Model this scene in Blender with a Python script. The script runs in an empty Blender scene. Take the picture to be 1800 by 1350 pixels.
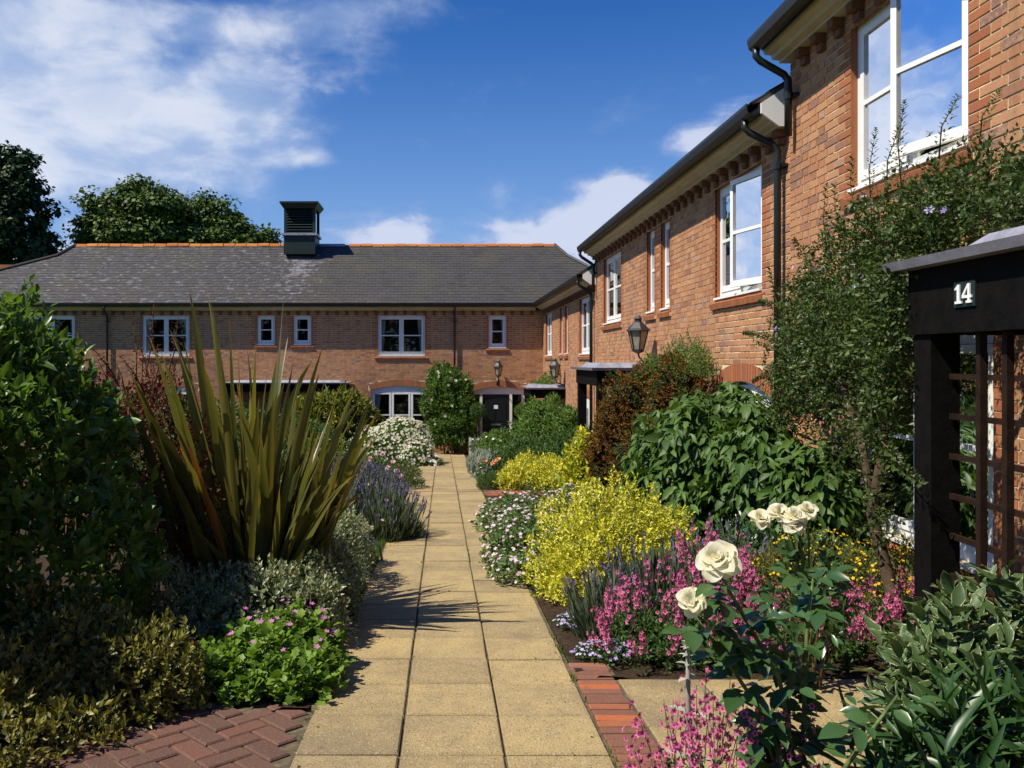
import bpy, math, random
import numpy as np
from math import radians, sin, cos, tan, pi, sqrt
from mathutils import Vector, Matrix, Euler

SC = bpy.context.scene
COL = SC.collection
random.seed(7)
RNG = np.random.default_rng(11)

# ------------------------------------------------------------------ camera
# One-point perspective: the camera is level and looks along +Y; the lens is shifted.
F_PX, VX, VY = 1441.0, 778.0, 634.0          # focal length and vanishing point in 1800x1350 pixels
cam_data = bpy.data.cameras.new("camera")
cam_data.sensor_width = 36.0
cam_data.lens = 36.0 * F_PX / 1800.0
cam_data.shift_x = (900 - VX) / 1800.0
cam_data.shift_y = -(675 - VY) / 1800.0
cam_data.clip_start = 0.05
cam_data.clip_end = 3000
cam = bpy.data.objects.new("camera", cam_data)
COL.objects.link(cam)
cam.location = (0, 0, 0)
cam.rotation_euler = (radians(90), 0, 0)
SC.camera = cam

# ------------------------------------------------------------------ light
SUN_EL = radians(54)
SUN_DX, SUN_DY = 0.923, 0.385                 # horizontal travel of the light: to the right and away
SUN_STRENGTH, SKY_STRENGTH = 5.0, 0.050
sun_data = bpy.data.lights.new("sun", 'SUN')
sun_data.energy = SUN_STRENGTH
sun_data.angle = radians(0.5)
sun_data.color = (1.0, 0.92, 0.77)
sun = bpy.data.objects.new("sun", sun_data)
COL.objects.link(sun)
LDIR = Vector((SUN_DX * cos(SUN_EL), SUN_DY * cos(SUN_EL), -sin(SUN_EL))).normalized()
sun.rotation_euler = LDIR.to_track_quat('-Z', 'Y').to_euler()
sun.location = (-20, -10, 30)

SC.view_settings.view_transform = 'Standard'
SC.view_settings.look = 'None'
SC.view_settings.gamma = 1.0
SC.view_settings.use_curve_mapping = False
SC.view_settings.exposure = 0.45
SC.cycles.max_bounces = 6
SC.cycles.diffuse_bounces = 3
SC.cycles.glossy_bounces = 3
SC.cycles.transparent_max_bounces = 8
SC.cycles.transmission_bounces = 3
SC.cycles.caustics_reflective = False
SC.cycles.caustics_refractive = False
SC.cycles.use_denoising = True


class NT:
    """small helper around a node tree"""
    def __init__(s, tree):
        s.t = tree
        s.t.nodes.clear()

    def n(s, kind, **kw):
        nd = s.t.nodes.new(kind)
        for k, v in kw.items():
            if k.startswith('i_'):
                key = k[2:].replace('_', ' ')
                nd.inputs[key].default_value = v
            else:
                setattr(nd, k, v)
        return nd

    def l(s, a, b):
        s.t.links.new(a, b)

    def val(s, x, sock):
        if isinstance(x, (int, float)):
            sock.default_value = x
        elif isinstance(x, (tuple, list, Vector)):
            sock.default_value = x
        else:
            s.l(x, sock)

    def math(s, op, a, b=0.0, c=None, clamp=False):
        nd = s.t.nodes.new('ShaderNodeMath')
        nd.operation = op
        nd.use_clamp = clamp
        s.val(a, nd.inputs[0])
        s.val(b, nd.inputs[1])
        if c is not None:
            s.val(c, nd.inputs[2])
        return nd.outputs[0]

    def vmath(s, op, a, b=(0, 0, 0), out=0):
        nd = s.t.nodes.new('ShaderNodeVectorMath')
        nd.operation = op
        s.val(a, nd.inputs[0])
        s.val(b, nd.inputs[1])
        return nd.outputs[out]

    def mix(s, f, a, b, blend='MIX'):
        nd = s.t.nodes.new('ShaderNodeMix')
        nd.data_type = 'RGBA'
        nd.blend_type = blend
        s.val(f, nd.inputs[0])
        for x, sock in ((a, nd.inputs[6]), (b, nd.inputs[7])):
            if isinstance(x, (tuple, list)) and len(x) == 3:
                x = (*x, 1)
            s.val(x, sock)
        return nd.outputs[2]

    def ramp(s, f, stops, interp='LINEAR'):
        nd = s.t.nodes.new('ShaderNodeValToRGB')
        cr = nd.color_ramp
        cr.interpolation = interp
        while len(cr.elements) < len(stops):
            cr.elements.new(0.5)
        for e, (p, c) in zip(cr.elements, stops):
            e.position = p
            e.color = (*c, 1) if len(c) == 3 else c
        s.val(f, nd.inputs[0])
        return nd.outputs[0]

    def smooth(s, x, lo, hi):
        nd = s.t.nodes.new('ShaderNodeMapRange')
        nd.interpolation_type = 'SMOOTHSTEP'
        s.val(x, nd.inputs[0])
        nd.inputs[1].default_value = lo
        nd.inputs[2].default_value = hi
        return nd.outputs[0]

    def noise(s, vec, scale, detail=3.0, rough=0.55, w=None):
        nd = s.t.nodes.new('ShaderNodeTexNoise')
        if vec is not None:
            s.l(vec, nd.inputs['Vector'])
        nd.inputs['Scale'].default_value = scale
        nd.inputs['Detail'].default_value = detail
        nd.inputs['Roughness'].default_value = rough
        return nd.outputs[0]


# ------------------------------------------------------------------ sky
world = bpy.data.worlds.new("World")
SC.world = world
world.use_nodes = True
w = NT(world.node_tree)
w_out = w.n('ShaderNodeOutputWorld')
w_bg = w.n('ShaderNodeBackground')
w_bg.inputs['Strength'].default_value = SKY_STRENGTH
w.l(w_bg.outputs[0], w_out.inputs[0])
sky = w.n('ShaderNodeTexSky')
sky.sky_type = 'NISHITA'
sky.sun_disc = False
sky.sun_elevation = SUN_EL
sky.sun_rotation = math.atan2(-SUN_DX, -SUN_DY)      # compass angle of the sun seen from above
sky.altitude = 50
sky.air_density = 1.0
sky.dust_density = 0.15
sky.ozone_density = 3.5
geo = w.n('ShaderNodeTexCoord')
d = geo.outputs['Generated']
# deeper, more saturated blue as slide film with a polariser shows it
hsv = w.n('ShaderNodeHueSaturation')
hsv.inputs['Hue'].default_value = 0.512
hsv.inputs['Saturation'].default_value = 1.34
hsv.inputs['Value'].default_value = 1.62
w.l(sky.outputs[0], hsv.inputs['Color'])
gam = w.n('ShaderNodeGamma')
gam.inputs['Gamma'].default_value = 1.06
w.l(hsv.outputs[0], gam.inputs['Color'])
sky_col = gam.outputs[0]


def sky_dir(px, py):
    return Vector(((px - VX) / F_PX, 1.0, (VY - py) / F_PX)).normalized()


# clouds: fractal noise over the whole dome, thickened at some banks
stretch = w.vmath('MULTIPLY', d, (1.0, 1.0, 1.9))
warp = w.n('ShaderNodeTexNoise')
w.l(stretch, warp.inputs['Vector'])
warp.inputs['Scale'].default_value = 5.0
warp.inputs['Detail'].default_value = 2.0
wv = w.vmath('SUBTRACT', warp.outputs['Color'], (0.5, 0.5, 0.5))
wv = w.vmath('MULTIPLY', wv, (0.10, 0.10, 0.10))
cp = w.vmath('ADD', stretch, wv)
fb_soft = w.noise(cp, 4.2, 6.0, 0.52)
fb_puff = w.noise(cp, 10.5, 8.0, 0.56)


def bank(px, py, rx, ry, amp):
    """an elliptical rise of the cloud density around a direction"""
    v = w.vmath('SUBTRACT', d, tuple(sky_dir(px, py)))
    v = w.vmath('MULTIPLY', v, (F_PX / rx, F_PX / rx, F_PX / ry))
    ln = w.vmath('LENGTH', v, out=1)
    return w.math('MULTIPLY', w.math('SUBTRACT', 1.0, w.smooth(ln, 0.0, 1.0)), amp)


def addall(xs):
    r = xs[0]
    for x in xs[1:]:
        r = w.math('ADD', r, x)
    return r


soft_b = addall([bank(190, 175, 420, 200, 0.36), bank(-150, 120, 420, 260, 0.34), bank(430, 200, 210, 150, 0.22), bank(470, 40, 300, 60, 0.26),
                 bank(150, 20, 260, 60, 0.18), bank(680, 5, 220, 50, 0.22), bank(-700, 200, 800, 350, 0.34), bank(545, 280, 110, 30, 0.20),
                 bank(150, 300, 480, 90, 0.16)])
puff_b = addall([bank(1030, 395, 280, 145, 0.48), bank(1080, 325, 130, 60, 0.26), bank(665, 420, 210, 108, 0.50), bank(1240, 238, 150, 84, 0.42),
                 bank(1330, 180, 120, 40, 0.16), bank(150, 160, 170, 90, 0.30), bank(215, 40, 150, 55, 0.26),
                 bank(470, 150, 170, 120, 0.24), bank(140, 440, 220, 120, 0.36), bank(885, 425, 110, 50, 0.26),
                 bank(1950, 250, 400, 160, 0.34), bank(-400, 380, 400, 160, 0.34)])
base_b = bank(800, 634, 2600, 300, 0.10)
fb_mix = w.math('ADD', w.math('MULTIPLY', fb_soft, 0.55), w.math('MULTIPLY', fb_puff, 0.45))
m_soft = w.smooth(w.math('ADD', fb_mix, soft_b), 0.53, 0.88)
m_puff = w.smooth(w.math('ADD', w.math('ADD', fb_puff, puff_b), base_b), 0.68, 0.97)
haze_low = w.math('MULTIPLY', bank(800, 640, 4200, 600, 1.0), 0.58)
c1 = w.mix(haze_low, sky_col, (4.0, 6.2, 11.0))
cl_soft = w.mix(w.smooth(w.math('ADD', fb_puff, w.math('MULTIPLY', soft_b, 0.4)), 0.50, 0.80), (6.2, 8.0, 11.6), (12.0, 12.6, 14.0))
c2 = w.mix(w.math('MULTIPLY', m_soft, 0.82), c1, cl_soft)
cl_puff = w.mix(w.smooth(m_puff, 0.25, 1.0), (6.0, 7.4, 11.2), (10.4, 11.0, 13.2))
c3 = w.mix(w.math('MULTIPLY', m_puff, 0.82), c2, cl_puff)
w.l(c3, w_bg.inputs['Color'])


# ------------------------------------------------------------------ scene helpers
def gz(y):
    """height of the ground, which falls away from the camera"""
    y = min(max(y, -14.0), 40.0)
    return -1.47 - 0.0604 * y


def at(px, py, y):
    return Vector(((px - VX) * y / F_PX, y, (VY - py) * y / F_PX))


W = {}      # world position of every object (objects are translated only)


def tag(o, label=None, cat=None, group=None, kind=None):
    if label:
        o['label'] = label
    if cat:
        o['category'] = cat
    if group:
        o['group'] = group
    if kind:
        o['kind'] = kind
    return o


def empty(name, loc, parent=None):
    o = bpy.data.objects.new(name, None)
    o.empty_display_size = 0.2
    COL.objects.link(o)
    loc = Vector(loc)
    if parent:
        o.parent = parent
        o.location = loc - W[parent]
    else:
        o.location = loc
    W[o] = loc
    return o


def put(name, me, parent, loc=(0, 0, 0), rot=None, scale=None, kind=None):
    """a mesh object at a world place"""
    o = bpy.data.objects.new(name, me)
    COL.objects.link(o)
    loc = Vector(loc)
    if parent:
        o.parent = parent
        o.location = loc - W[parent]
    else:
        o.location = loc
    if rot is not None:
        o.rotation_euler = rot
    if scale is not None:
        o.scale = scale if hasattr(scale, '__len__') else (scale,) * 3
    W[o] = loc
    if kind:
        o['kind'] = kind
    return o


def np_mesh(name, verts, faces, mats, smooth=False, midx=None):
    """verts (n,3) array; faces: list of index tuples, or an (m,k) array"""
    me = bpy.data.meshes.new(name)
    verts = np.asarray(verts, dtype=np.float32)
    if isinstance(faces, np.ndarray):
        k = faces.shape[1]
        me.vertices.add(len(verts))
        me.vertices.foreach_set('co', verts.ravel())
        me.loops.add(faces.size)
        me.loops.foreach_set('vertex_index', faces.ravel().astype(np.int32))
        me.polygons.add(len(faces))
        me.polygons.foreach_set('loop_start', np.arange(0, faces.size, k, dtype=np.int32))
        me.polygons.foreach_set('loop_total', np.full(len(faces), k, dtype=np.int32))
    else:
        me.from_pydata([tuple(v) for v in verts.tolist()], [], faces)
    if not isinstance(mats, (list, tuple)):
        mats = [mats]
    for m in mats:
        me.materials.append(m)
    if midx is not None:
        me.polygons.foreach_set('material_index', np.asarray(midx, dtype=np.int32))
    me.polygons.foreach_set('use_smooth', np.full(len(me.polygons), bool(smooth), dtype=bool))
    me.update(calc_edges=True)
    return me


class MB:
    """collects shapes in world space, then links them as one mesh object"""
    def __init__(s):
        s.v, s.f = [], []

    def add(s, vs, fs):
        b = len(s.v)
        s.v.extend([tuple(v) for v in vs])
        s.f.extend([tuple(i + b for i in f) for f in fs])
        return s

    def box(s, x0, y0, z0, x1, y1, z1):
        x0, x1 = min(x0, x1), max(x0, x1)
        y0, y1 = min(y0, y1), max(y0, y1)
        z0, z1 = min(z0, z1), max(z0, z1)
        return s.add([(x0, y0, z0), (x1, y0, z0), (x1, y1, z0), (x0, y1, z0),
                      (x0, y0, z1), (x1, y0, z1), (x1, y1, z1), (x0, y1, z1)],
                     [(3, 2, 1, 0), (4, 5, 6, 7), (0, 1, 5, 4), (1, 2, 6, 5), (2, 3, 7, 6), (3, 0, 4, 7)])

    def hexa(s, p):
        """eight points: bottom ring then top ring"""
        return s.add(p, [(3, 2, 1, 0), (4, 5, 6, 7), (0, 1, 5, 4), (1, 2, 6, 5), (2, 3, 7, 6), (3, 0, 4, 7)])

    def extrude(s, ring_a, ring_b, caps=True):
        n = len(ring_a)
        fs = [(i, (i + 1) % n, n + (i + 1) % n, n + i) for i in range(n)]
        if caps:
            fs += [tuple(reversed(range(n))), tuple(range(n, 2 * n))]
        return s.add(list(ring_a) + list(ring_b), fs)

    def tube(s, pts, r, n=8, cap=True):
        pts = [Vector(p) for p in pts]
        rs = r if hasattr(r, '__len__') else [r] * len(pts)
        rings = []
        up0 = None
        for i, p in enumerate(pts):
            t = (pts[min(i + 1, len(pts) - 1)] - pts[max(i - 1, 0)]).normalized()
            if up0 is None:
                a = Vector((0, 0, 1)) if abs(t.z) < 0.9 else Vector((1, 0, 0))
                up0 = t.cross(a).normalized()
            up0 = (up0 - t * up0.dot(t)).normalized()
            b = t.cross(up0)
            rings.append([p + (up0 * cos(2 * pi * k / n) + b * sin(2 * pi * k / n)) * rs[i] for k in range(n)])
        vs = [v for rg in rings for v in rg]
        fs = []
        for i in range(len(rings) - 1):
            for k in range(n):
                a, b2 = i * n + k, i * n + (k + 1) % n
                fs.append((a, b2, b2 + n, a + n))
        if cap:
            fs.append(tuple(reversed(range(n))))
            fs.append(tuple(range((len(rings) - 1) * n, len(rings) * n)))
        return s.add(vs, fs)

    def lathe(s, c, prof, n=10, rot=0.0):
        c = Vector(c)
        vs, fs = [], []
        for (r, z) in prof:
            for k in range(n):
                a = 2 * pi * k / n + rot
                vs.append(c + Vector((r * cos(a), r * sin(a), z)))
        m = len(prof)
        for i in range(m - 1):
            for k in range(n):
                a, b2 = i * n + k, i * n + (k + 1) % n
                fs.append((a, b2, b2 + n, a + n))
        fs.append(tuple(reversed(range(n))))
        fs.append(tuple(range((m - 1) * n, m * n)))
        return s.add(vs, fs)

    def build(s, name, mat, parent=None, smooth=False, kind=None, origin=None):
        base = W[parent] if parent else Vector(origin or (0, 0, 0))
        v = np.array(s.v, dtype=np.float64) - np.array(base)
        me = np_mesh(name, v, s.f, mat, smooth)
        o = put(name, me, parent, base, kind=kind)
        return o
# ------------------------------------------------------------------ materials
M = {}


def new_mat(name):
    m = bpy.data.materials.new(name)
    m.use_nodes = True
    t = NT(m.node_tree)
    out = t.n('ShaderNodeOutputMaterial')
    p = t.n('ShaderNodeBsdfPrincipled')
    t.l(p.outputs[0], out.inputs[0])
    M[name] = m
    return m, t, p, out


def rnd(t):
    """one random number for each loose piece, whether it is an object or an island of a joined mesh"""
    a = t.n('ShaderNodeObjectInfo').outputs['Random']
    b = t.n('ShaderNodeNewGeometry').outputs['Random Per Island']
    return t.math('FRACT', t.math('ADD', a, b))


def pos(t):
    return t.n('ShaderNodeNewGeometry').outputs['Position']


def bump(t, p, h, strength, dist=0.01):
    b = t.n('ShaderNodeBump')
    b.inputs['Strength'].default_value = strength
    b.inputs['Distance'].default_value = dist
    t.val(h, b.inputs['Height'])
    t.l(b.outputs[0], p.inputs['Normal'])


def plain(name, col, rough=0.6, var=0.12, scale=6.0, bmp=0.15, spec=0.4, metal=0.0, fine=60.0):
    m, t, p, out = new_mat(name)
    n1 = t.noise(pos(t), scale, 4)
    n2 = t.noise(pos(t), fine, 3)
    f = t.math('ADD', t.math('MULTIPLY', n1, 0.7), t.math('MULTIPLY', n2, 0.3))
    lo = tuple(c * (1 - var * 1.6) for c in col)
    hi = tuple(min(1, c * (1 + var * 1.3)) for c in col)
    t.l(t.ramp(f, [(0.3, lo), (0.7, hi)]), p.inputs['Base Color'])
    p.inputs['Roughness'].default_value = rough
    p.inputs['Specular IOR Level'].default_value = spec
    p.inputs['Metallic'].default_value = metal
    if bmp:
        bump(t, p, n2, bmp, 0.004)
    return m


def brick_mat(name, stops, rough=0.85):
    m, t, p, out = new_mat(name)
    r = rnd(t)
    n1 = t.noise(pos(t), 28, 4, 0.65)
    n2 = t.noise(pos(t), 140, 3, 0.7)
    n3 = t.noise(pos(t), 0.9, 3)
    f = t.math('ADD', r, t.math('MULTIPLY', t.math('SUBTRACT', n1, 0.5), 0.30))
    c = t.ramp(f, stops)
    c = t.mix(t.smooth(n2, 0.56, 0.72), c, t.mix(0.6, c, (0.42, 0.27, 0.17)))
    c = t.mix(t.math('MULTIPLY', t.smooth(n1, 0.55, 0.75), 0.35), c, t.mix(0.65, c, (0.09, 0.055, 0.05)))
    c = t.mix(t.math('MULTIPLY', t.smooth(n3, 0.45, 0.75), 0.22), c, (0.16, 0.10, 0.075))
    streak = t.noise(t.vmath('MULTIPLY', pos(t), (2.6, 2.6, 0.16)), 1.6, 5, 0.62)
    c = t.mix(t.math('MULTIPLY', t.smooth(streak, 0.52, 0.74), 0.30), c, (0.14, 0.09, 0.065))
    t.l(c, p.inputs['Base Color'])
    p.inputs['Roughness'].default_value = rough
    p.inputs['Specular IOR Level'].default_value = 0.25
    h = t.math('ADD', t.math('MULTIPLY', n1, 0.7), n2)
    bump(t, p, h, 0.55, 0.006)
    return m


brick_mat('brick', [(0.0, (0.42, 0.185, 0.085)), (0.20, (0.48, 0.255, 0.128)), (0.40, (0.41, 0.178, 0.088)),
                    (0.58, (0.50, 0.272, 0.142)), (0.80, (0.37, 0.172, 0.095)), (0.93, (0.25, 0.130, 0.098)), (0.99, (0.46, 0.28, 0.18))])
brick_mat('red_brick', [(0.0, (0.35, 0.120, 0.050)), (0.35, (0.40, 0.145, 0.060)), (0.7, (0.31, 0.105, 0.048)), (1.0, (0.42, 0.17, 0.075))])
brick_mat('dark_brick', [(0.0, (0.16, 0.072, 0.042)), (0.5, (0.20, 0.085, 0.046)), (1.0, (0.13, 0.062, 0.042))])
brick_mat('paving_brick', [(0.0, (0.20, 0.085, 0.055)), (0.25, (0.13, 0.070, 0.055)), (0.45, (0.24, 0.10, 0.06)), (0.62, (0.42, 0.115, 0.040)),
                           (0.72, (0.16, 0.075, 0.058)), (1.0, (0.27, 0.12, 0.075))], 0.8)
brick_mat('terracotta', [(0.0, (0.50, 0.17, 0.04)), (0.5, (0.44, 0.135, 0.03)), (1.0, (0.56, 0.21, 0.05))])
brick_mat('brown_paver', [(0.0, (0.095, 0.052, 0.040)), (0.35, (0.125, 0.062, 0.046)), (0.6, (0.080, 0.048, 0.042)), (0.85, (0.15, 0.066, 0.046)), (1.0, (0.11, 0.068, 0.058))], 0.8)
plain('mortar', (0.68, 0.57, 0.36), 0.95, 0.22, 9, 0.5, 0.1)
plain('white_paint', (0.80, 0.80, 0.80), 0.38, 0.05, 3, 0.05, 0.5)
plain('cream_paint', (0.50, 0.45, 0.32), 0.5, 0.10, 3, 0.05, 0.4)
plain('door_surround_paint', (0.74, 0.72, 0.65), 0.5, 0.08, 3, 0.05, 0.4)
plain('black_pipe', (0.0075, 0.010, 0.010), 0.4, 0.2, 8, 0.08, 0.5)
plain('door_paint', (0.006, 0.010, 0.012), 0.35, 0.2, 8, 0.05, 0.5)
plain('porch_timber', (0.0045, 0.0040, 0.0036), 0.75, 0.5, 14, 0.5, 0.10)
plain('trellis_timber', (0.019, 0.009, 0.005), 0.7, 0.4, 14, 0.4, 0.2)
plain('lead', (0.31, 0.31, 0.37), 0.48, 0.25, 7, 0.15, 0.5, 0.25)
plain('turret_paint', (0.010, 0.020, 0.018), 0.5, 0.25, 10, 0.1, 0.4)
plain('room_dark', (0.10, 0.095, 0.085), 0.9, 0.15, 2, 0.0, 0.1)
plain('curtain', (0.62, 0.60, 0.55), 0.9, 0.12, 5, 0.1, 0.1)
plain('lantern_metal', (0.016, 0.017, 0.019), 0.45, 0.3, 20, 0.1, 0.5)
plain('number_paint', (0.78, 0.80, 0.80), 0.4, 0.05, 10, 0.0, 0.4)
plain('plate_green', (0.004, 0.016, 0.014), 0.6, 0.2, 10, 0.0, 0.5)
plain('bark', (0.075, 0.052, 0.035), 0.9, 0.4, 18, 0.7, 0.1)
plain('twig', (0.10, 0.075, 0.035), 0.85, 0.4, 30, 0.4, 0.1)
plain('green_stem', (0.10, 0.14, 0.045), 0.7, 0.3, 30, 0.2, 0.2)
plain('planter_paint', (0.60, 0.60, 0.60), 0.5, 0.1, 6, 0.1, 0.4)
plain('hose', (0.06, 0.11, 0.17), 0.35, 0.2, 10, 0.0, 0.5)
plain('steel', (0.35, 0.35, 0.36), 0.35, 0.2, 10, 0.0, 0.5, 0.8)

# soil
m, t, p, out = new_mat('soil')
n1 = t.noise(pos(t), 14, 6, 0.7)
n2 = t.noise(pos(t), 90, 4, 0.7)
c = t.ramp(n1, [(0.3, (0.030, 0.020, 0.013)), (0.6, (0.075, 0.050, 0.032)), (0.8, (0.12, 0.085, 0.055))])
c = t.mix(t.smooth(n2, 0.62, 0.72), c, (0.20, 0.15, 0.10))
t.l(c, p.inputs['Base Color'])
p.inputs['Roughness'].default_value = 1.0
p.inputs['Specular IOR Level'].default_value = 0.1
bump(t, p, t.math('ADD', n1, t.math('MULTIPLY', n2, 0.6)), 1.0, 0.03)

# grass ground
m, t, p, out = new_mat('turf')
n1 = t.noise(pos(t), 5, 5, 0.7)
n2 = t.noise(pos(t), 120, 3, 0.7)
t.l(t.ramp(t.math('ADD', t.math('MULTIPLY', n1, 0.5), t.math('MULTIPLY', n2, 0.5)), [(0.3, (0.03, 0.06, 0.012)), (0.7, (0.10, 0.15, 0.03))]), p.inputs['Base Color'])
p.inputs['Roughness'].default_value = 1.0
p.inputs['Specular IOR Level'].default_value = 0.1
bump(t, p, n2, 0.8, 0.02)

# exposed-aggregate concrete slab: buff, yellow where the cement shows, grey where worn
m, t, p, out = new_mat('slab')
r = rnd(t)
ps = pos(t)
n1 = t.noise(ps, 3.2, 5, 0.62)
n4 = t.noise(ps, 11.0, 4, 0.65)
n2 = t.noise(ps, 210, 2, 0.6)
vor = t.n('ShaderNodeTexVoronoi')
vor.inputs['Scale'].default_value = 150
t.l(ps, vor.inputs['Vector'])
f = t.math('ADD', t.math('MULTIPLY', n1, 0.62), t.math('MULTIPLY', n4, 0.38))
f = t.math('ADD', f, t.math('MULTIPLY', t.math('SUBTRACT', r, 0.5), 0.20))
c = t.ramp(f, [(0.24, (0.21, 0.165, 0.100)), (0.40, (0.30, 0.228, 0.118)), (0.54, (0.38, 0.287, 0.142)), (0.68, (0.45, 0.338, 0.145)), (0.82, (0.37, 0.29, 0.175))])
c = t.mix(t.math('MULTIPLY', t.smooth(vor.outputs['Distance'], 0.42, 0.62), 0.30), c, (0.12, 0.09, 0.055))
vc = t.n('ShaderNodeSeparateColor')
t.l(vor.outputs['Color'], vc.inputs[0])
c = t.mix(t.math('MULTIPLY', t.smooth(vc.outputs[0], 0.88, 0.94), 0.6), c, (0.12, 0.085, 0.05))
c = t.mix(t.math('MULTIPLY', t.smooth(vc.outputs[1], 0.90, 0.96), 0.35), c, (0.62, 0.55, 0.42))
n5 = t.noise(ps, 1.1, 6, 0.68)
c = t.mix(t.math('MULTIPLY', t.smooth(n5, 0.50, 0.72), 0.42), c, (0.17, 0.14, 0.095))
lc = t.n('ShaderNodeTexCoord').outputs['Object']
ab = t.n('ShaderNodeSeparateXYZ')
t.l(t.vmath('ABSOLUTE', lc), ab.inputs[0])
edge_d = t.math('MAXIMUM', ab.outputs[0], ab.outputs[1])
dirt = t.smooth(t.math('ADD', edge_d, t.math('MULTIPLY', t.math('SUBTRACT', n4, 0.5), 0.10)), 0.185, 0.232)
c = t.mix(t.math('MULTIPLY', dirt, 0.24), c, (0.13, 0.105, 0.065))
t.l(c, p.inputs['Base Color'])
p.inputs['Roughness'].default_value = 0.9
p.inputs['Specular IOR Level'].default_value = 0.2
bump(t, p, t.math('ADD', vor.outputs['Distance'], n2), 0.5, 0.004)

# slate: the tone attribute says where lichen and lead wash lie thick; their blotches are noise
m, t, p, out = new_mat('slate')
r = rnd(t)
ps = pos(t)
n1 = t.noise(ps, 0.8, 4, 0.6)
n2 = t.noise(ps, 26, 4, 0.7)
n3 = t.noise(t.vmath('MULTIPLY', ps, (1.0, 1.6, 1.6)), 4.5, 5, 0.62)
f = t.math('ADD', t.math('MULTIPLY', r, 0.55), t.math('MULTIPLY', n2, 0.45))
c = t.ramp(f, [(0.15, (0.040, 0.037, 0.036)), (0.45, (0.060, 0.056, 0.054)), (0.7, (0.050, 0.048, 0.050)), (0.9, (0.078, 0.073, 0.072))])
c = t.mix(t.math('MULTIPLY', t.smooth(n1, 0.45, 0.7), 0.5), c, (0.075, 0.070, 0.048))
att = t.n('ShaderNodeAttribute')
att.attribute_name = 'tone'
blot = t.math('SUBTRACT', t.math('ADD', n3, t.math('MULTIPLY', att.outputs['Fac'], 0.42)), 0.0)
lich = t.math('MULTIPLY', t.smooth(blot, 0.66, 0.86), t.smooth(n2, 0.25, 0.60))
c = t.mix(t.math('MULTIPLY', lich, 0.66), c, (0.29, 0.28, 0.33))
t.l(c, p.inputs['Base Color'])
p.inputs['Roughness'].default_value = 0.65
p.inputs['Specular IOR Level'].default_value = 0.3
bump(t, p, n2, 0.4, 0.006)

# glass: clear pane that mirrors the sky at a slant
m, t, p, out = new_mat('glass')
t.t.nodes.remove(p)
tr = t.n('ShaderNodeBsdfTransparent')
tr.inputs[0].default_value = (0.80, 0.86, 0.85, 1)
gl = t.n('ShaderNodeBsdfGlossy')
gl.inputs['Roughness'].default_value = 0.015
gl.inputs['Color'].default_value = (0.95, 0.97, 1, 1)
bp = t.n('ShaderNodeBump')
bp.inputs['Strength'].default_value = 0.06
bp.inputs['Distance'].default_value = 0.05
t.l(t.noise(pos(t), 2.2, 2, 0.4), bp.inputs['Height'])
t.l(bp.outputs[0], gl.inputs['Normal'])
fr = t.n('ShaderNodeFresnel')
fr.inputs['IOR'].default_value = 1.42
mx = t.n('ShaderNodeMixShader')
t.l(t.math('MULTIPLY', fr.outputs[0], 1.0, clamp=True), mx.inputs[0])
t.l(tr.outputs[0], mx.inputs[1])
t.l(gl.outputs[0], mx.inputs[2])
t.l(mx.outputs[0], out.inputs[0])

m, t, p, out = new_mat('lantern_glass')
p.inputs['Base Color'].default_value = (0.30, 0.27, 0.20, 1)
t.l(t.ramp(t.noise(pos(t), 12, 3), [(0.3, (0.20, 0.18, 0.13)), (0.7, (0.38, 0.34, 0.26))]), p.inputs['Base Color'])
p.inputs['Roughness'].default_value = 0.12
# ------------------------------------------------------------------ ground
g = MB()
xs = [-900, -60, -25, -10, 0, 10, 25, 60, 900]
ys = [-900, -60, -14, 0, 10, 20, 30, 40, 80, 900]
vs = [(x, y, gz(y) - 0.05) for y in ys for x in xs]
nx = len(xs)
g.add(vs, [(j * nx + i, j * nx + i + 1, (j + 1) * nx + i + 1, (j + 1) * nx + i) for j in range(len(ys) - 1) for i in range(nx - 1)])
tag(g.build('ground', M['turf']), kind='structure')


def sheet(name, x0, x1, y0, y1, lift, mat, step=0.25, rough=0.0, kind='structure'):
    nxx = max(2, int((x1 - x0) / step) + 1)
    nyy = max(2, int((y1 - y0) / step) + 1)
    X, Y = np.meshgrid(np.linspace(x0, x1, nxx), np.linspace(y0, y1, nyy))
    Z = -1.47 - 0.0604 * Y + lift
    if rough:
        Z = Z + RNG.normal(0, rough, Z.shape)
    v = np.stack([X.ravel(), Y.ravel(), Z.ravel()], 1)
    idx = np.arange(nxx * nyy).reshape(nyy, nxx)
    f = np.stack([idx[:-1, :-1].ravel(), idx[:-1, 1:].ravel(), idx[1:, 1:].ravel(), idx[1:, :-1].ravel()], 1)
    o = put(name, np_mesh(name, v, f, M[mat], True), None)
    return tag(o, kind=kind)


sheet('soil_bed', -9.0, -1.75, 2.6, 4.02, -0.012, 'soil', 0.12, 0.012)
sheet('soil_bed', -9.0, -0.66, 4.02, 28.3, -0.012, 'soil', 0.12, 0.012)
sheet('soil_bed', 0.745, 3.44, 4.498, 28.3, -0.016, 'soil', 0.12, 0.012)
sheet('soil_bed', 0.98, 3.44, -1.0, 2.9, -0.012, 'soil', 0.12, 0.010)

# ------------------------------------------------------------------ paved path
path = empty('path', (0, 0, gz(3)))
tag(path, kind='structure')
SL = -0.0604


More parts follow.
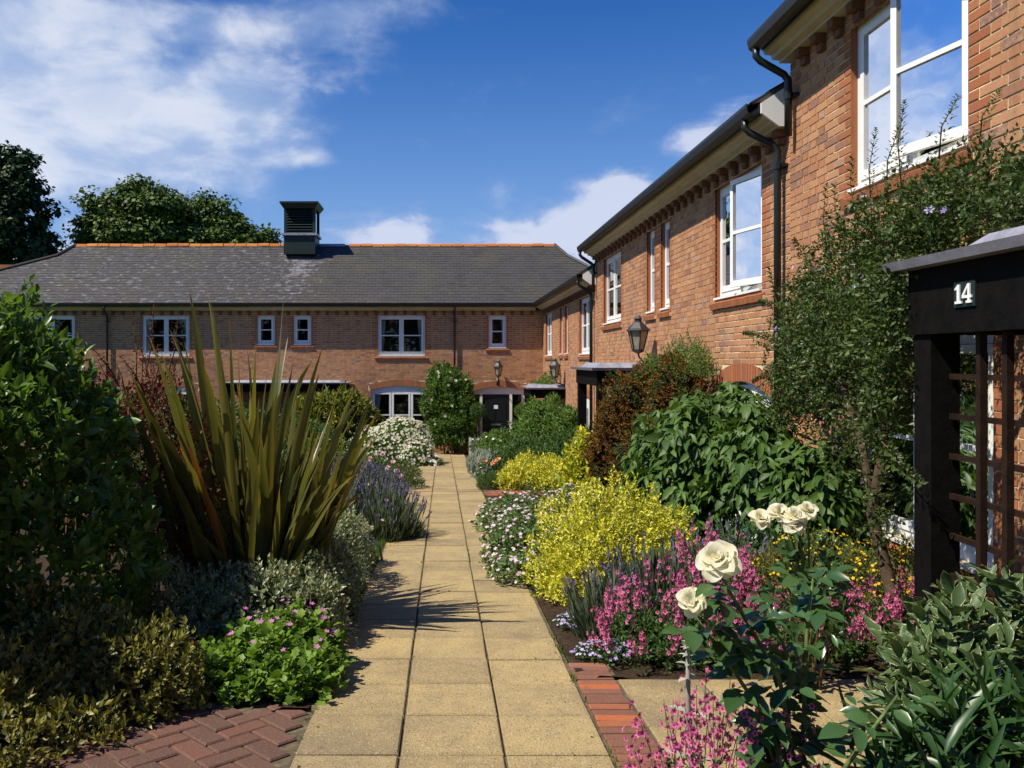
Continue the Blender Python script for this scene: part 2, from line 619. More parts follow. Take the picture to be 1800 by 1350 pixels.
def slab_mesh(name, wx, wy, th, mat, bev=0.006):
    mb = MB()
    a, b = wx / 2, wy / 2
    c, e = a - bev, b - bev
    vs = [(-a, -b, -th), (a, -b, -th), (a, b, -th), (-a, b, -th),
          (-a, -b, -bev), (a, -b, -bev), (a, b, -bev), (-a, b, -bev),
          (-c, -e, 0), (c, -e, 0), (c, e, 0), (-c, e, 0)]
    fs = [(0, 1, 5, 4), (1, 2, 6, 5), (2, 3, 7, 6), (3, 0, 4, 7), (4, 5, 9, 8), (5, 6, 10, 9), (6, 7, 11, 10), (7, 4, 8, 11), (8, 9, 10, 11)]
    me = bpy.data.meshes.new(name)
    me.from_pydata(vs, [], fs)
    me.materials.append(M[mat])
    return me


GRADE = math.atan(SL)
JOINT = 0.011
slab45 = slab_mesh('paving_slab', 0.45 - JOINT, 0.45 - JOINT, 0.05, 'slab')
slabL = slab_mesh('paving_slab_long', 0.45 - JOINT, 0.67 - JOINT, 0.05, 'slab')
pbrick = slab_mesh('paving_brick', 0.212, 0.0985, 0.05, 'paving_brick', 0.006)
ebrick = slab_mesh('edge_brick', 0.212, 0.062, 0.05, 'paving_brick', 0.005)
paver = slab_mesh('paver', 0.214, 0.1005, 0.05, 'brown_paver', 0.007)


def lay(name, me, x, y, dz=0.0, rz=0.0, parent=None):
    o = put(name, me, parent or path, (x, y, gz(y) + dz))
    e = Matrix.Rotation(GRADE, 4, 'X') @ Matrix.Rotation(rz, 4, 'Z')
    e = e @ Matrix.Rotation(random.gauss(0, 0.0035), 4, 'X') @ Matrix.Rotation(random.gauss(0, 0.0035), 4, 'Y')
    o.rotation_euler = e.to_euler()
    return o


# mortar bed showing in the joints
mbed = MB()
for (x0, x1, y0, y1) in ((-0.645, 0.735, 0.3, 27.95), (0.735, 0.965, 2.2, 4.75), (0.965, 3.1, 2.2, 4.52), (-3.4, -0.645, 0.3, 4.2), (0.735, 1.75, 14.2, 15.6)):
    mbed.add([(x0, y0, gz(y0) - 0.013), (x1, y0, gz(y0) - 0.013), (x1, y1, gz(y1) - 0.013), (x0, y1, gz(y1) - 0.013)], [(0, 1, 2, 3)])
plain('joint_sand', (0.115, 0.095, 0.062), 1.0, 0.4, 20, 0.6, 0.1)
mbed.build('joint_bed', M['joint_sand'], path)

y = 3.497 - 0.451 * 6
bands = [11.16, 15.02, 19.3, 23.6]
rows = []
while y < 27.8:
    for bnd in bands:
        if y <= bnd < y + 0.40:
            for k in range(6):
                lay('paving_brick', pbrick, -0.632 + 0.1125 + k * 0.225, y + 0.056, random.gauss(0, 0.001))
            y += 0.1125
            break
    rows.append(y)
    for k in range(3):
        lay('paving_slab', slab45, -0.632 + 0.225 + 0.45 * k + random.gauss(0, 0.0015), y + 0.225 + random.gauss(0, 0.002), random.gauss(0, 0.0025), random.gauss(0, 0.003))
    y += 0.451
# brick soldier band along the right edge and the slabs of the side path
y = 2.25
while y < 4.72:
    lay('paving_brick', ebrick, 0.718 + 0.118 + random.gauss(0, 0.003), y + 0.037, random.gauss(0, 0.002), random.gauss(0, 0.012))
    y += 0.0745
for j, y in enumerate((2.48, 3.15, 3.82)):
    for k in range(5):
        lay('paving_slab', slabL, 0.955 + 0.225 + 0.45 * k, y + 0.335, random.gauss(0, 0.0015))
# herringbone bricks at the left front
c45, s45 = cos(pi / 4), sin(pi / 4)
u_ = 0.1125


def hb(cx, cy, along):
    X = -1.6 + (cx * c45 - cy * s45) * u_
    Y = 3.2 + (cx * s45 + cy * c45) * u_
    if -3.3 < X < -0.76 and 1.8 < Y < 4.05:
        lay('paving_brick', paver, X, Y, random.gauss(0, 0.002), pi / 4 + (0 if along else pi / 2) + random.gauss(0, 0.006))


for j in range(-36, 37):
    for i in range(-36, 37):
        if (i - j) % 4 == 0:
            hb(i + 1.0, j + 0.5, True)
# the bricks that stand across them
for i in range(-36, 37):
    for j in range(-36, 37):
        if (i - j) % 4 == 2:
            hb(i + 0.5, j + 0.0, False)
# small brick patch at the right, further along
for j in range(11):
    for k in range(4):
        lay('paving_brick', pbrick, 0.86 + k * 0.225 + (0.11 if j % 2 else 0), 14.28 + j * 0.1125, random.gauss(0, 0.002))

# ------------------------------------------------------------------ houses
WX, WY = 3.5, 28.5          # the right-hand wall plane and the back wall plane


def mr(u, v, d):            # right walls: u along Y, d out of the wall towards the path
    return (WX - d, u, v)


def mb_(u, v, d):           # back wall: u along X, d out of the wall towards the camera
    return (u, WY - d, v)


class Wall:
    """a brick wall in (u, v) with rectangular and segment-arched openings"""
    def __init__(s, mp, u0, u1, v0, v1):
        s.mp, s.u0, s.u1, s.v0, s.v1 = mp, u0, u1, v0, v1
        s.op = []            # (u0, u1, v0, spring, rise, ring)

    def opening(s, u0, u1, v0, v1, rise=0.0, ring=0.0):
        s.op.append((u0, u1, v0, v1, rise, ring))

    @staticmethod
    def arc(u, o, extra=0.0):
        """height of the arch over u"""
        u0, u1, v0, v1, rise, ring = o
        if rise <= 0:
            return v1
        h = (u1 - u0) / 2
        R = (h * h + rise * rise) / (2 * rise)
        c = (u0 + u1) / 2
        R2 = R + extra
        q = R2 * R2 - (u - c) ** 2
        return v1 + rise - R + (sqrt(q) if q > 0 else 0)

    def backing(s, name, parent, reveal=0.16):
        mb = MB()
        rv = MB()
        us = sorted(set([s.u0, s.u1] + [x for o in s.op for x in (o[0], o[1])]))
        vs = sorted(set([s.v0, s.v1] + [x for o in s.op for x in (o[2], o[3] + o[4])]))
        mp = s.mp
        for a, b in zip(us[:-1], us[1:]):
            for c, e in zip(vs[:-1], vs[1:]):
                um, vm = (a + b) / 2, (c + e) / 2
                if any(o[0] < um < o[1] and o[2] < vm < o[3] + o[4] for o in s.op):
                    continue
                mb.add([mp(a, c, 0), mp(b, c, 0), mp(b, e, 0), mp(a, e, 0)], [(0, 1, 2, 3)])
        for o in s.op:
            u0, u1, v0, v1, rise, ring = o
            n = 14 if rise else 1
            uu = [u0 + (u1 - u0) * i / n for i in range(n + 1)]
            for a, b in zip(uu[:-1], uu[1:]):
                ya, yb = s.arc(a, o), s.arc(b, o)
                if rise:
                    mb.add([mp(a, ya, 0), mp(b, yb, 0), mp(b, v1 + rise, 0), mp(a, v1 + rise, 0)], [(0, 1, 2, 3)])
                rv.add([mp(a, ya, 0.006), mp(b, yb, 0.006), mp(b, yb, -reveal), mp(a, ya, -reveal)], [(0, 1, 2, 3)])
            mb.add([mp(u0, v0, 0), mp(u1, v0, 0), mp(u1, v0, -reveal), mp(u0, v0, -reveal)], [(0, 1, 2, 3)])
            for ue in (u0, u1):
                rv.add([mp(ue, v0, 0.006), mp(ue, v1, 0.006), mp(ue, v1, -reveal), mp(ue, v0, -reveal)], [(0, 1, 2, 3)])
        wo = mb.build(name, M['mortar'], parent)
        rv.build('reveals', M['red_brick'], wo, kind='stuff')
        return wo

    def bricks(s):
        """yield (u0, u1, v0, v1, red) of every brick of a Flemish bond"""
        CH, J, ST, HD = 0.075, 0.011, 0.2145, 0.102
        unit = ST + HD + 2 * J
        nrow = int((s.v1 - s.v0) / CH)
        for r in range(nrow):
            v0 = s.v1 - (r + 1) * CH
            v1 = v0 + CH - J
            vm = (v0 + v1) / 2
            blocks = []
            for o in s.op:
                top = o[3] + o[4] + o[5]
                if not (o[2] - 0.035 < vm < top - 0.01):
                    continue
                if o[4] > 0 and vm > o[3]:
                    # spread of the arch ring at this height
                    h = (o[1] - o[0]) / 2
                    R = (h * h + o[4] ** 2) / (2 * o[4]) + o[5]
                    cy_ = o[3] + o[4] + o[5] - R
                    q = R * R - (v0 - cy_) ** 2
                    w_ = sqrt(q) if q > 0 else 0
                    w_ = min(w_, h + o[5] * 0.45)
                    c = (o[0] + o[1]) / 2
                    blocks.append((c - w_, c + w_, False))
                elif vm < o[3] + (o[5] if o[4] == 0 else 0):
                    blocks.append((o[0], o[1], o[4] == 0 or vm < o[3]))
            blocks.sort()
            # free spans
            cur = s.u0
            spans = []
            for (a, b, q) in blocks:
                if q:
                    wq = ST if r % 2 else HD
                    for (qa, qb) in ((a - wq, a), (b, b + wq)):
                        if qa > s.u0 and qb < s.u1:
                            yield (qa + 0.0, qb - 0.0, v0, v1, True)
                    a2, b2 = a - wq - J, b + wq + J
                else:
                    a2, b2 = a - J, b + J
                if a2 > cur:
                    spans.append((cur, a2))
                cur = max(cur, b2)
            if cur < s.u1:
                spans.append((cur, s.u1))
            off = (r % 2) * unit / 2
            k0 = int((s.u0 - off) / unit) - 1
            for (a, b) in spans:
                k = int(math.floor((a - off) / unit)) - 1
                u = off + k * unit
                pcs = []
                while u < b:
                    for (x0, wd) in ((u, ST), (u + ST + J, HD)):
                        p0, p1 = max(x0, a), min(x0 + wd, b)
                        if p1 > a and p0 < b:
                            pcs.append([p0, p1])
                    u += unit
                if pcs and pcs[0][0] < a + J:
                    pcs[0][0] = a
                elif pcs:
                    pcs[0][0] = a
                if pcs:
                    pcs[-1][1] = b
                if len(pcs) > 1 and pcs[0][1] - pcs[0][0] < 0.06:
                    pcs[1][0] = pcs[0][0]
                    pcs.pop(0)
                if len(pcs) > 1 and pcs[-1][1] - pcs[-1][0] < 0.06:
                    pcs[-2][1] = pcs[-1][1]
                    pcs.pop()
                for p0, p1 in pcs:
                    if p1 - p0 > 0.02:
                        yield (p0, p1, v0, v1, False)

    def lay_bricks(s, wall_obj, singles=0, key=None, skip=None):
        PR = 0.007
        V, Mi = [], []
        cand = []
        for bk in s.bricks():
            cand.append(bk)
        chosen = set()
        if singles:
            order = sorted((i for i in range(len(cand)) if skip is None or not skip(cand[i])), key=lambda i: key(cand[i]))
            chosen = set(order[:singles])
        shared = {}
        mp = s.mp
        for i, (a, b, c, e, red) in enumerate(cand):
            pr = PR + random.gauss(0, 0.0012)
            if i in chosen:
                wd, ht = round(b - a, 3), round(e - c, 3)
                kk = (wd, ht, red)
                if kk not in shared:
                    h = wd / 2
                    z = ht / 2
                    o0 = Vector(mp(0, 0, 0))
                    pts = [Vector(mp(x, y_, dd)) - o0 for dd, ins in ((-0.02, 0), (0.0045, 0), (0.007, 0.004)) for (x, y_) in ((-h + ins, -z + ins), (h - ins, -z + ins), (h - ins, z - ins), (-h + ins, z - ins))]
                    fs = []
                    for q in (0, 4):
                        for n_ in range(4):
                            fs.append((q + n_, q + (n_ + 1) % 4, q + 4 + (n_ + 1) % 4, q + 4 + n_))
                    fs.append((8, 9, 10, 11))
                    me = bpy.data.meshes.new('brick')
                    me.from_pydata([tuple(q) for q in pts], [], fs)
                    me.materials.append(M['red_brick' if red else 'brick'])
                    shared[kk] = me
                o = put('brick', shared[kk], wall_obj, mp((a + b) / 2, (c + e) / 2, pr - PR))
                ax = random.gauss(0, 0.006)
                o.rotation_euler = (random.gauss(0, 0.003), random.gauss(0, 0.003), random.gauss(0, 0.006))
                continue
            t0, t1 = random.gauss(0, 0.0012), random.gauss(0, 0.0012)
            V += [mp(a, c, -0.012), mp(b, c, -0.012), mp(b, e, -0.012), mp(a, e, -0.012),
                  mp(a, c + t0, pr), mp(b, c + t1, pr), mp(b, e + t1, pr), mp(a, e + t0, pr)]
            Mi.append(1 if red else 0)
        n = len(V) // 8
        base = np.arange(n)[:, None, None] * 8
        fq = np.array([[4, 5, 6, 7], [0, 1, 5, 4], [1, 2, 6, 5], [2, 3, 7, 6], [3, 0, 4, 7]])
        F = (base + fq[None]).reshape(-1, 4)
        mi = np.repeat(np.array(Mi), 5)
        v = np.array(V) - np.array(W[wall_obj])
        me = np_mesh('bricks', v, F, [M['brick'], M['red_brick']], False, mi)
        put('bricks', me, wall_obj, W[wall_obj], kind='stuff')

    def arch_ring(s, o, parent):
        """fan of red bricks on edge over a segmental opening"""
        u0, u1, v0, v1, rise, ring = o
        h = (u1 - u0) / 2
        c = (u0 + u1) / 2
        R = (h * h + rise * rise) / (2 * rise)
        cy_ = v1 + rise - R
        a0 = math.asin(min(1, (h + 0.03) / R))
        n = int(2 * a0 * R / 0.072)
        mb = MB()
        for i in range(n):
            t0 = -a0 + 2 * a0 * i / n + 0.0075 / R
            t1 = -a0 + 2 * a0 * (i + 1) / n - 0.0075 / R
            q = []
            for dd in (-0.02, 0.010 + random.gauss(0, 0.001)):
                for (tt, rr) in ((t0, R + 0.002), (t1, R + 0.002), (t1, R + ring), (t0, R + ring)):
                    q.append(s.mp(c + sin(tt) * rr, cy_ + cos(tt) * rr, dd))
            mb.hexa(q)
        return mb.build('arch_bricks', M['red_brick'], parent, kind='stuff')


def box_uv(mb, mp, u0, u1, v0, v1, d0, d1):
    q = [mp(u0, v0, d0), mp(u1, v0, d0), mp(u1, v1, d0), mp(u0, v1, d0), mp(u0, v0, d1), mp(u1, v0, d1), mp(u1, v1, d1), mp(u0, v1, d1)]
    mb.hexa(q)


SILLB = {}


def window(house, mp, u0, u1, v0, v1, lights=2, rows=2, open_near=0.0, rise=0.0, brick_sill=True, single_sill=False, curtain=True, setback=0.055, bars_top=None, label=None):
    """casement window in an opening; d measured out of the wall"""
    wn = empty('window', mp((u0 + u1) / 2, v0, 0), house)
    if label:
        wn['label'] = label
    fw, fd = 0.062, 0.07
    D1 = -setback
    D0 = D1 - fd
    vt = v1 + rise
    fr = MB()
    if rise <= 0:
        box_uv(fr, mp, u0, u1, v1 - fw, v1, D0, D1)
    else:
        o = (u0, u1, v0, v1, rise, 0.2)
        n = 12
        for i in range(n):
            a = u0 + (u1 - u0) * i / n
            b = u0 + (u1 - u0) * (i + 1) / n
            q = [mp(a, v1 - fw * 1.4, D0), mp(b, v1 - fw * 1.4, D0), mp(b, Wall.arc(b, o), D0), mp(a, Wall.arc(a, o), D0),
                 mp(a, v1 - fw * 1.4, D1), mp(b, v1 - fw * 1.4, D1), mp(b, Wall.arc(b, o), D1), mp(a, Wall.arc(a, o), D1)]
            fr.hexa(q)
    vtop = v1 - fw if rise <= 0 else v1 - fw * 1.4
    box_uv(fr, mp, u0, u1, v0, v0 + fw, D0, D1)
    box_uv(fr, mp, u0, u0 + fw, v0 + fw, vtop, D0, D1)
    box_uv(fr, mp, u1 - fw, u1, v0 + fw, vtop, D0, D1)
    lw = (u1 - u0 - 2 * fw - (lights - 1) * 0.035) / lights
    for k in range(1, lights):
        c = u0 + fw + k * lw + (k - 1) * 0.035
        box_uv(fr, mp, c, c + 0.035, v0 + fw, vtop, D0, D1)
    fr.build('frame', M['white_paint'], wn)
    st = MB()
    box_uv(st, mp, u0 - 0.0, u1 + 0.0, v0 - 0.03, v0 - 0.002, D0, 0.035)
    st.build('sill', M['white_paint'], wn)
    for k in range(lights):
        a = u0 + fw + k * (lw + 0.035)
        b = a + lw
        ang = open_near if k == 0 else 0.0
        sv0, sv1 = v0 + fw + 0.004, vtop - 0.004
        sw = 0.058
        sash = MB()
        gl = []
        S0, S1 = D1 - 0.03, D1 + 0.012
        if lights == 1:
            S1 = D1 + 0.010

        def mpo(u, v, dd, a=a, ang=ang, S1=S1):
            if not ang:
                return mp(u, v, dd)
            du, d2 = u - a, dd - S1
            return mp(a + du * cos(ang) - d2 * sin(ang), v, S1 + du * sin(ang) + d2 * cos(ang))
        a2, b2 = a + 0.003, b - 0.003
        box_uv(sash, mpo, a2, b2, sv0, sv0 + sw * 1.25, S0, S1)
        box_uv(sash, mpo, a2, b2, sv1 - sw, sv1, S0, S1)
        box_uv(sash, mpo, a2, a2 + sw, sv0 + sw * 1.25, sv1 - sw, S0, S1)
        box_uv(sash, mpo, b2 - sw, b2, sv0 + sw * 1.25, sv1 - sw, S0, S1)
        ih = (sv1 - sw - sv0 - sw * 1.25)
        for r in range(1, rows):
            vv = sv0 + sw * 1.25 + ih * r / rows
            box_uv(sash, mpo, a2 + sw, b2 - sw, vv - 0.019, vv + 0.019, S0 + 0.004, S1 - 0.002)
        so = sash.build('casement', M['white_paint'], wn)
        if ang:
            so['label'] = 'casement standing open'
        for r in range(rows):
            lo = sv0 + sw * 1.25 + ih * r / rows + (0.014 if r else 0)
            hi = sv0 + sw * 1.25 + ih * (r + 1) / rows - (0.014 if r < rows - 1 else 0)
            pn = MB()
            dd = (S0 + S1) / 2
            pn.add([mpo(u_q, v_q, dd) for u_q, v_q in ((a2 + sw - 0.004, lo - 0.004), (b2 - sw + 0.004, lo - 0.004), (b2 - sw + 0.004, hi + 0.004), (a2 + sw - 0.004, hi + 0.004))], [(0, 1, 2, 3)])
            pn.build('pane', M['glass'], wn)
    # the room behind: open box with window-side curtains
    rm = MB()
    e = 0.25
    dR = -1.7
    q = [(u0 - e, v0 - 0.3), (u1 + e, v0 - 0.3), (u1 + e, vt + 0.15), (u0 - e, vt + 0.15)]
    d_in = -0.003
    A = [mp(u, v, d_in) for u, v in q]
    B = [mp(u, v, dR) for u, v in q]
    rm.add(A + B, [(4, 5, 6, 7), (0, 1, 5, 4), (1, 2, 6, 5), (2, 3, 7, 6), (3, 0, 4, 7)])
    rm.build('room', M['room_dark'], wn)
    if curtain:
        wc = (u1 - u0) * (0.17 if lights > 1 else 0.32)
        for (ca, cb) in ((u0 + 0.03, u0 + wc), (u1 - wc, u1 - 0.03)):
            n = 18
            V, Fc = [], []
            lean = wc * 0.45
            left = ca < (u0 + u1) / 2
            for i in range(n + 1):
                tt = i / n
                dz = 0.028 * sin(i * 2.3) - 0.215
                for v, k in ((v0 - 0.05, 0.62), (v0 + (vt - v0) * 0.45, 0.72), (vt - 0.03, 1.0)):
                    uu = ca + (cb - ca) * (tt * k if left else 1 - (1 - tt) * k)
                    V.append(mp(uu, v, dz))
            for i in range(n):
                for j in range(2):
                    a_ = i * 3 + j
                    Fc.append((a_, a_ + 3, a_ + 4, a_ + 1))
            cm = MB()
            cm.add(V, Fc)
            cm.build('curtain', M['curtain'], wn, smooth=True)
    # sloping sill of bricks on edge
    if brick_sill:
        nb = int(round((u1 - u0 + 0.2) / 0.0765))
        ua = u0 - 0.1
        wd = (u1 - u0 + 0.2) / nb
        o0 = Vector(mp(0, 0, 0))

        def one(ua_, ub_, rel):
            q = [mp(ua_, v0 - 0.150, -0.03), mp(ub_, v0 - 0.150, -0.03), mp(ub_, v0 - 0.150, 0.045), mp(ua_, v0 - 0.150, 0.045),
                 mp(ua_, v0 - 0.032, -0.03), mp(ub_, v0 - 0.032, -0.03), mp(ub_, v0 - 0.078, 0.060), mp(ua_, v0 - 0.078, 0.060)]
            return q
        if single_sill:
            q = [Vector(x) - Vector(mp(0, v0, 0)) for x in one(0.004, wd - 0.004, True)]
            me = bpy.data.meshes.new('sill_brick')
            me.from_pydata([tuple(x) for x in q], [], [(3, 2, 1, 0), (4, 5, 6, 7), (0, 1, 5, 4), (1, 2, 6, 5), (2, 3, 7, 6), (3, 0, 4, 7)])
            me.materials.append(M['red_brick'])
            for i in range(nb):
                put('sill_brick', me, wn, mp(ua + i * wd, v0 + random.gauss(0, 0.0015), random.gauss(0, 0.001)))
            mo = MB()
            box_uv(mo, mp, u0 - 0.1, u1 + 0.1, v0 - 0.145, v0 - 0.09, -0.02, 0.035)
            mo.build('sill_mortar', M['mortar'], wn)
        else:
            mo = MB()
            for i in range(nb):
                mo.hexa(one(ua + i * wd + 0.005, ua + (i + 1) * wd - 0.005, False))
            mo.build('brick_sill', M['red_brick'], wn, kind='stuff')
    return wn


def eaves(house, mp, u0, u1, vg, corbel_from=None, corbel_to=None, end0=False, end1=False, corb_mesh={}):
    """gutter, fascia and moulded cornice along the top of a wall; vg is the gutter's top"""
    def run(prof, name, mat, a=u0, b=u1, smooth=False):
        m_ = MB()
        m_.extrude([mp(a, vg + v, d_) for d_, v in prof], [mp(b, vg + v, d_) for d_, v in prof])
        return m_.build(name, M[mat], house, smooth)
    run([(-0.05, -0.213), (0.12, -0.213), (0.12, -0.185), (0.19, -0.175), (0.20, -0.135), (0.27, -0.125), (0.28, -0.085), (-0.05, -0.085)], 'cornice', 'cream_paint')
    run([(0.26, -0.083), (0.30, -0.083), (0.30, 0.035), (0.26, 0.035)], 'fascia', 'black_pipe')
    g_ = [(0.305, 0.02), (0.305, -0.06), (0.33, -0.098), (0.385, -0.105), (0.425, -0.075), (0.44, -0.01), (0.44, 0.022), (0.43, 0.022), (0.42, -0.06), (0.385, -0.085), (0.335, -0.08), (0.315, -0.05), (0.315, 0.02)]
    run(g_, 'gutter', 'black_pipe')
    # corbels: two oversailing courses of brick
    key = mp
    if key not in corb_mesh:
        m_ = MB()
        box_uv(m_, mp, -0.052, 0.052, -0.290, -0.2135, -0.02, 0.112)
        box_uv(m_, mp, -0.052, 0.052, -0.365, -0.300, -0.02, 0.055)
        o0 = Vector(mp(0, 0, 0))
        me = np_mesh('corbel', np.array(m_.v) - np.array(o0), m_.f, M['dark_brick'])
        corb_mesh[key] = me
    a = (corbel_from if corbel_from is not None else u0) + 0.12
    while a < (corbel_to if corbel_to is not None else u1) - 0.06:
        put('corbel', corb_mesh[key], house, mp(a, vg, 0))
        a += 0.338


def slates(house, pts_fn, rows, L, name='slates', tone=None, w0=0.30):
    """pts_fn(s, t): s along the eave, t up the slope 0..L, returns (point, valid range); overlapping slates"""
    V, T = [], []
    ex = L / rows
    for r in range(rows):
        t0, t1 = r * ex - 0.02, (r + 1) * ex + 0.05
        lo, hi = pts_fn['range']((r + 0.5) * ex)
        n = max(1, int((hi - lo) / w0))
        off = (r % 2) * w0 / 2
        a = lo - off
        while a < hi:
            s0, s1 = max(a, lo) + 0.003, min(a + w0, hi) - 0.003
            if s1 - s0 > 0.04:
                l_ = random.gauss(0, 0.002)
                j0 = random.gauss(0, 0.004)
                P = pts_fn['p']
                V += [P(s0, t0 + j0, 0.010), P(s1, t0 + j0, 0.010), P(s1, t1, 0.004), P(s0, t1, 0.004),
                      P(s0, t0 + j0, 0.026 + l_), P(s1, t0 + j0, 0.026 + l_), P(s1, t1, 0.010), P(s0, t1, 0.010)]
                T.append(tone((s0 + s1) / 2, (t0 + t1) / 2) if tone else 0.05)
            a += w0
    n = len(V) // 8
    base = np.arange(n)[:, None, None] * 8
    fq = np.array([[4, 5, 6, 7], [0, 1, 5, 4], [1, 2, 6, 5], [3, 0, 4, 7], [2, 3, 7, 6]])
    F = (base + fq[None]).reshape(-1, 4)
    me = np_mesh(name, np.array(V) - np.array(W[house]), F, M['slate'])
    at_ = me.attributes.new('tone', 'FLOAT', 'FACE')
    at_.data.foreach_set('value', np.repeat(np.array(T, dtype=np.float32), 5))
    return put(name, me, house, W[house], kind='stuff')


def downpipe(house, mp, u, vtop, vbot, out=0.38, name='downpipe', neck_du=0.0, hop=True):
    m_ = MB()
    d0 = 0.085
    pts = [mp(u + neck_du, vtop - 0.09, out), mp(u + neck_du, vtop - 0.17, out), mp(u + neck_du * 0.85, vtop - 0.22, out - 0.04),
           mp(u + neck_du * 0.1, vtop - 0.37, d0 + 0.04), mp(u, vtop - 0.43, d0), mp(u, vtop - 0.5, d0), mp(u, vbot, d0)]
    m_.tube(pts, 0.036, 10)
    o = m_.build(name, M['black_pipe'], house, True)
    v = vtop - 0.55
    while v > vbot:
        c = MB()
        c.tube([mp(u, v, d0), mp(u, v - 0.07, d0)], 0.045, 10)
        box_uv(c, mp, u - 0.075, u + 0.075, v - 0.05, v - 0.02, -0.01, 0.06)
        c.build('pipe_collar', M['black_pipe'], o)
        v -= 1.75
    return o


# ---- terrace along the right side: three houses stepping down the slope
UN, UM, UF = (-2.4, 8.24), (8.24, 18.70), (18.70, 28.5)
EAVE = {'N': 3.20, 'M': 2.57, 'F': 1.95}
PITCH = radians(33)


def vis_key(bk):
    return bk[0]


def terrace(key, span, label, singles):
    vg = EAVE[key]
    u0, u1 = span
    base = gz(u0) - 0.4
    h = empty('terraced_house', (WX, (u0 + u1) / 2, gz((u0 + u1) / 2)))
    tag(h, label, 'house', 'brick houses round the garden')
    wl = Wall(mr, u0, u1, base if key != 'N' else -2.4, vg - 0.215)
    return h, wl, vg


def side_roof(h, u0, u1, vg, ridge_x=4.0):
    ct, stn = cos(PITCH), sin(PITCH)
    L = ridge_x / ct

    def P(s, t, e):
        return (WX - 0.36 + t * ct - e * stn, s, vg + 0.03 + t * stn + e * ct)
    rb = MB()
    rb.extrude([P(u0, -0.02, 0), P(u0, L, 0), P(u0, L, -0.12), P(u0, 0.25, -0.10)], [P(u1, -0.02, 0), P(u1, L, 0), P(u1, L, -0.12), P(u1, 0.25, -0.10)])
    top = P(0, L, 0)
    q = MB()
    q.add([(top[0], u0, top[2]), (top[0], u1, top[2]), (top[0] + 4, u1, vg), (top[0] + 4, u0, vg)], [(0, 1, 2, 3)])
    rb.add(q.v, q.f)
    ro = rb.build('roof', M['slate'], h)
    slates(ro, {'p': P, 'range': lambda t: (u0, u1)}, 22, L)
    # closed box of the house body behind the wall
    bd = MB()
    zb = gz(u1) - 0.6
    bd.add([(WX + 1.9, u0 + 0.01, zb), (WX + 7.5, u0 + 0.01, zb), (WX + 7.5, u1 - 0.01, zb), (WX + 1.9, u1 - 0.01, zb),
            (WX + 1.9, u0 + 0.01, vg), (WX + 7.5, u0 + 0.01, vg), (WX + 7.5, u1 - 0.01, vg), (WX + 1.9, u1 - 0.01, vg)],
           [(0, 1, 5, 4), (1, 2, 6, 5), (2, 3, 7, 6), (3, 0, 4, 7)])
    # end walls between the front wall and the body
    for uu in (u0 + 0.01, u1 - 0.01):
        bd.add([(WX + 0.002, uu, zb), (WX + 1.9, uu, zb), (WX + 1.9, uu, vg + 0.9), (WX + 0.002, uu, vg - 0.2)], [(0, 1, 2, 3)])
    bd.build('rear_wall', M['brick'], h)
    # white verge board closing the eave box at its near and far end
    for uu, nm in ((u0 - 0.004, 'verge_board'), (u1 + 0.004, 'verge_board')):
        vb = MB()
        s_ = 0.03 if uu > u0 else -0.03
        pr = [(0.30, vg - 0.082), (0.30, vg + 0.02), (-0.02, vg + 0.02 + 0.32 * tan(PITCH)), (-0.02, vg - 0.215), (0.12, vg - 0.215)]
        vb.extrude([mr(uu, v, d_) for d_, v in pr], [mr(uu + s_, v, d_) for d_, v in pr])
        if nm == 'verge_board' and uu < u0 + 0.1:
            vb.build(nm, M['white_paint'], h)
    return ro


# near house
hN, wN, vN = terrace('N', UN, 'brick house nearest the camera with large white casement above the climber', 300)
wN.opening(5.45, 7.02, 1.46, 2.86)                        # upper casement
wN.opening(5.20, 6.98, -1.36, 0.20, 0.20, 0.22)           # arched ground-floor window
wN.opening(1.2, 2.8, 1.46, 2.86)
wall = wN.backing('wall', hN)
wN.lay_bricks(wall, 300, key=lambda b: b[0] + (0 if b[2] > 0.2 else 6), skip=lambda b: b[0] < 4.95 or b[2] < 0.2 or b[1] > 8.0)
wN.arch_ring(wN.op[1], hN)
window(hN, mr, 5.45, 7.02, 1.46, 2.86, 2, 2, open_near=radians(13), single_sill=True, label='large white casement window, one side ajar')
window(hN, mr, 5.20, 6.98, -1.36, 0.20, 2, 2, rise=0.20, single_sill=True, curtain=False, label='white arched ground-floor window behind the porch')
window(hN, mr, 1.2, 2.8, 1.46, 2.86, 2, 2)
eaves(hN, mr, UN[0], UN[1] - 0.0, vN, corbel_from=3.0)
side_roof(hN, UN[0], UN[1], vN)
downpipe(hN, mr, 8.10, vN, 2.22, neck_du=0.06)

# middle house
hM, wM, vM = terrace('M', UM, 'middle brick house between the two black downpipes, with open casement', 300)
wM.opening(8.97, 10.50, 0.80, 2.19)
wM.opening(12.62, 13.10, 0.83, 2.19)
wM.opening(13.52, 14.00, 0.83, 2.19)
wM.opening(16.05, 17.75, 0.80, 2.19)
wM.opening(8.70, 10.45, -1.95, -0.42, 0.18, 0.215)
wall = wM.backing('wall', hM)
wM.lay_bricks(wall, 300, key=lambda b: b[0], skip=lambda b: b[2] < -1.0)
wM.arch_ring(wM.op[4], hM)
window(hM, mr, 8.97, 10.50, 0.80, 2.19, 2, 2, open_near=radians(12), single_sill=True, label='white casement window, near side open')
for a, b in ((12.62, 13.10), (13.52, 14.00)):
    window(hM, mr, a, b, 0.83, 2.19, 1, 2, single_sill=True)
window(hM, mr, 16.05, 17.75, 0.80, 2.19, 2, 2, single_sill=True)
window(hM, mr, 8.70, 10.45, -1.95, -0.42, 3, 2, rise=0.18)
eaves(hM, mr, UM[0] + 0.02, UM[1], vM)
side_roof(hM, UM[0] + 0.02, UM[1], vM)
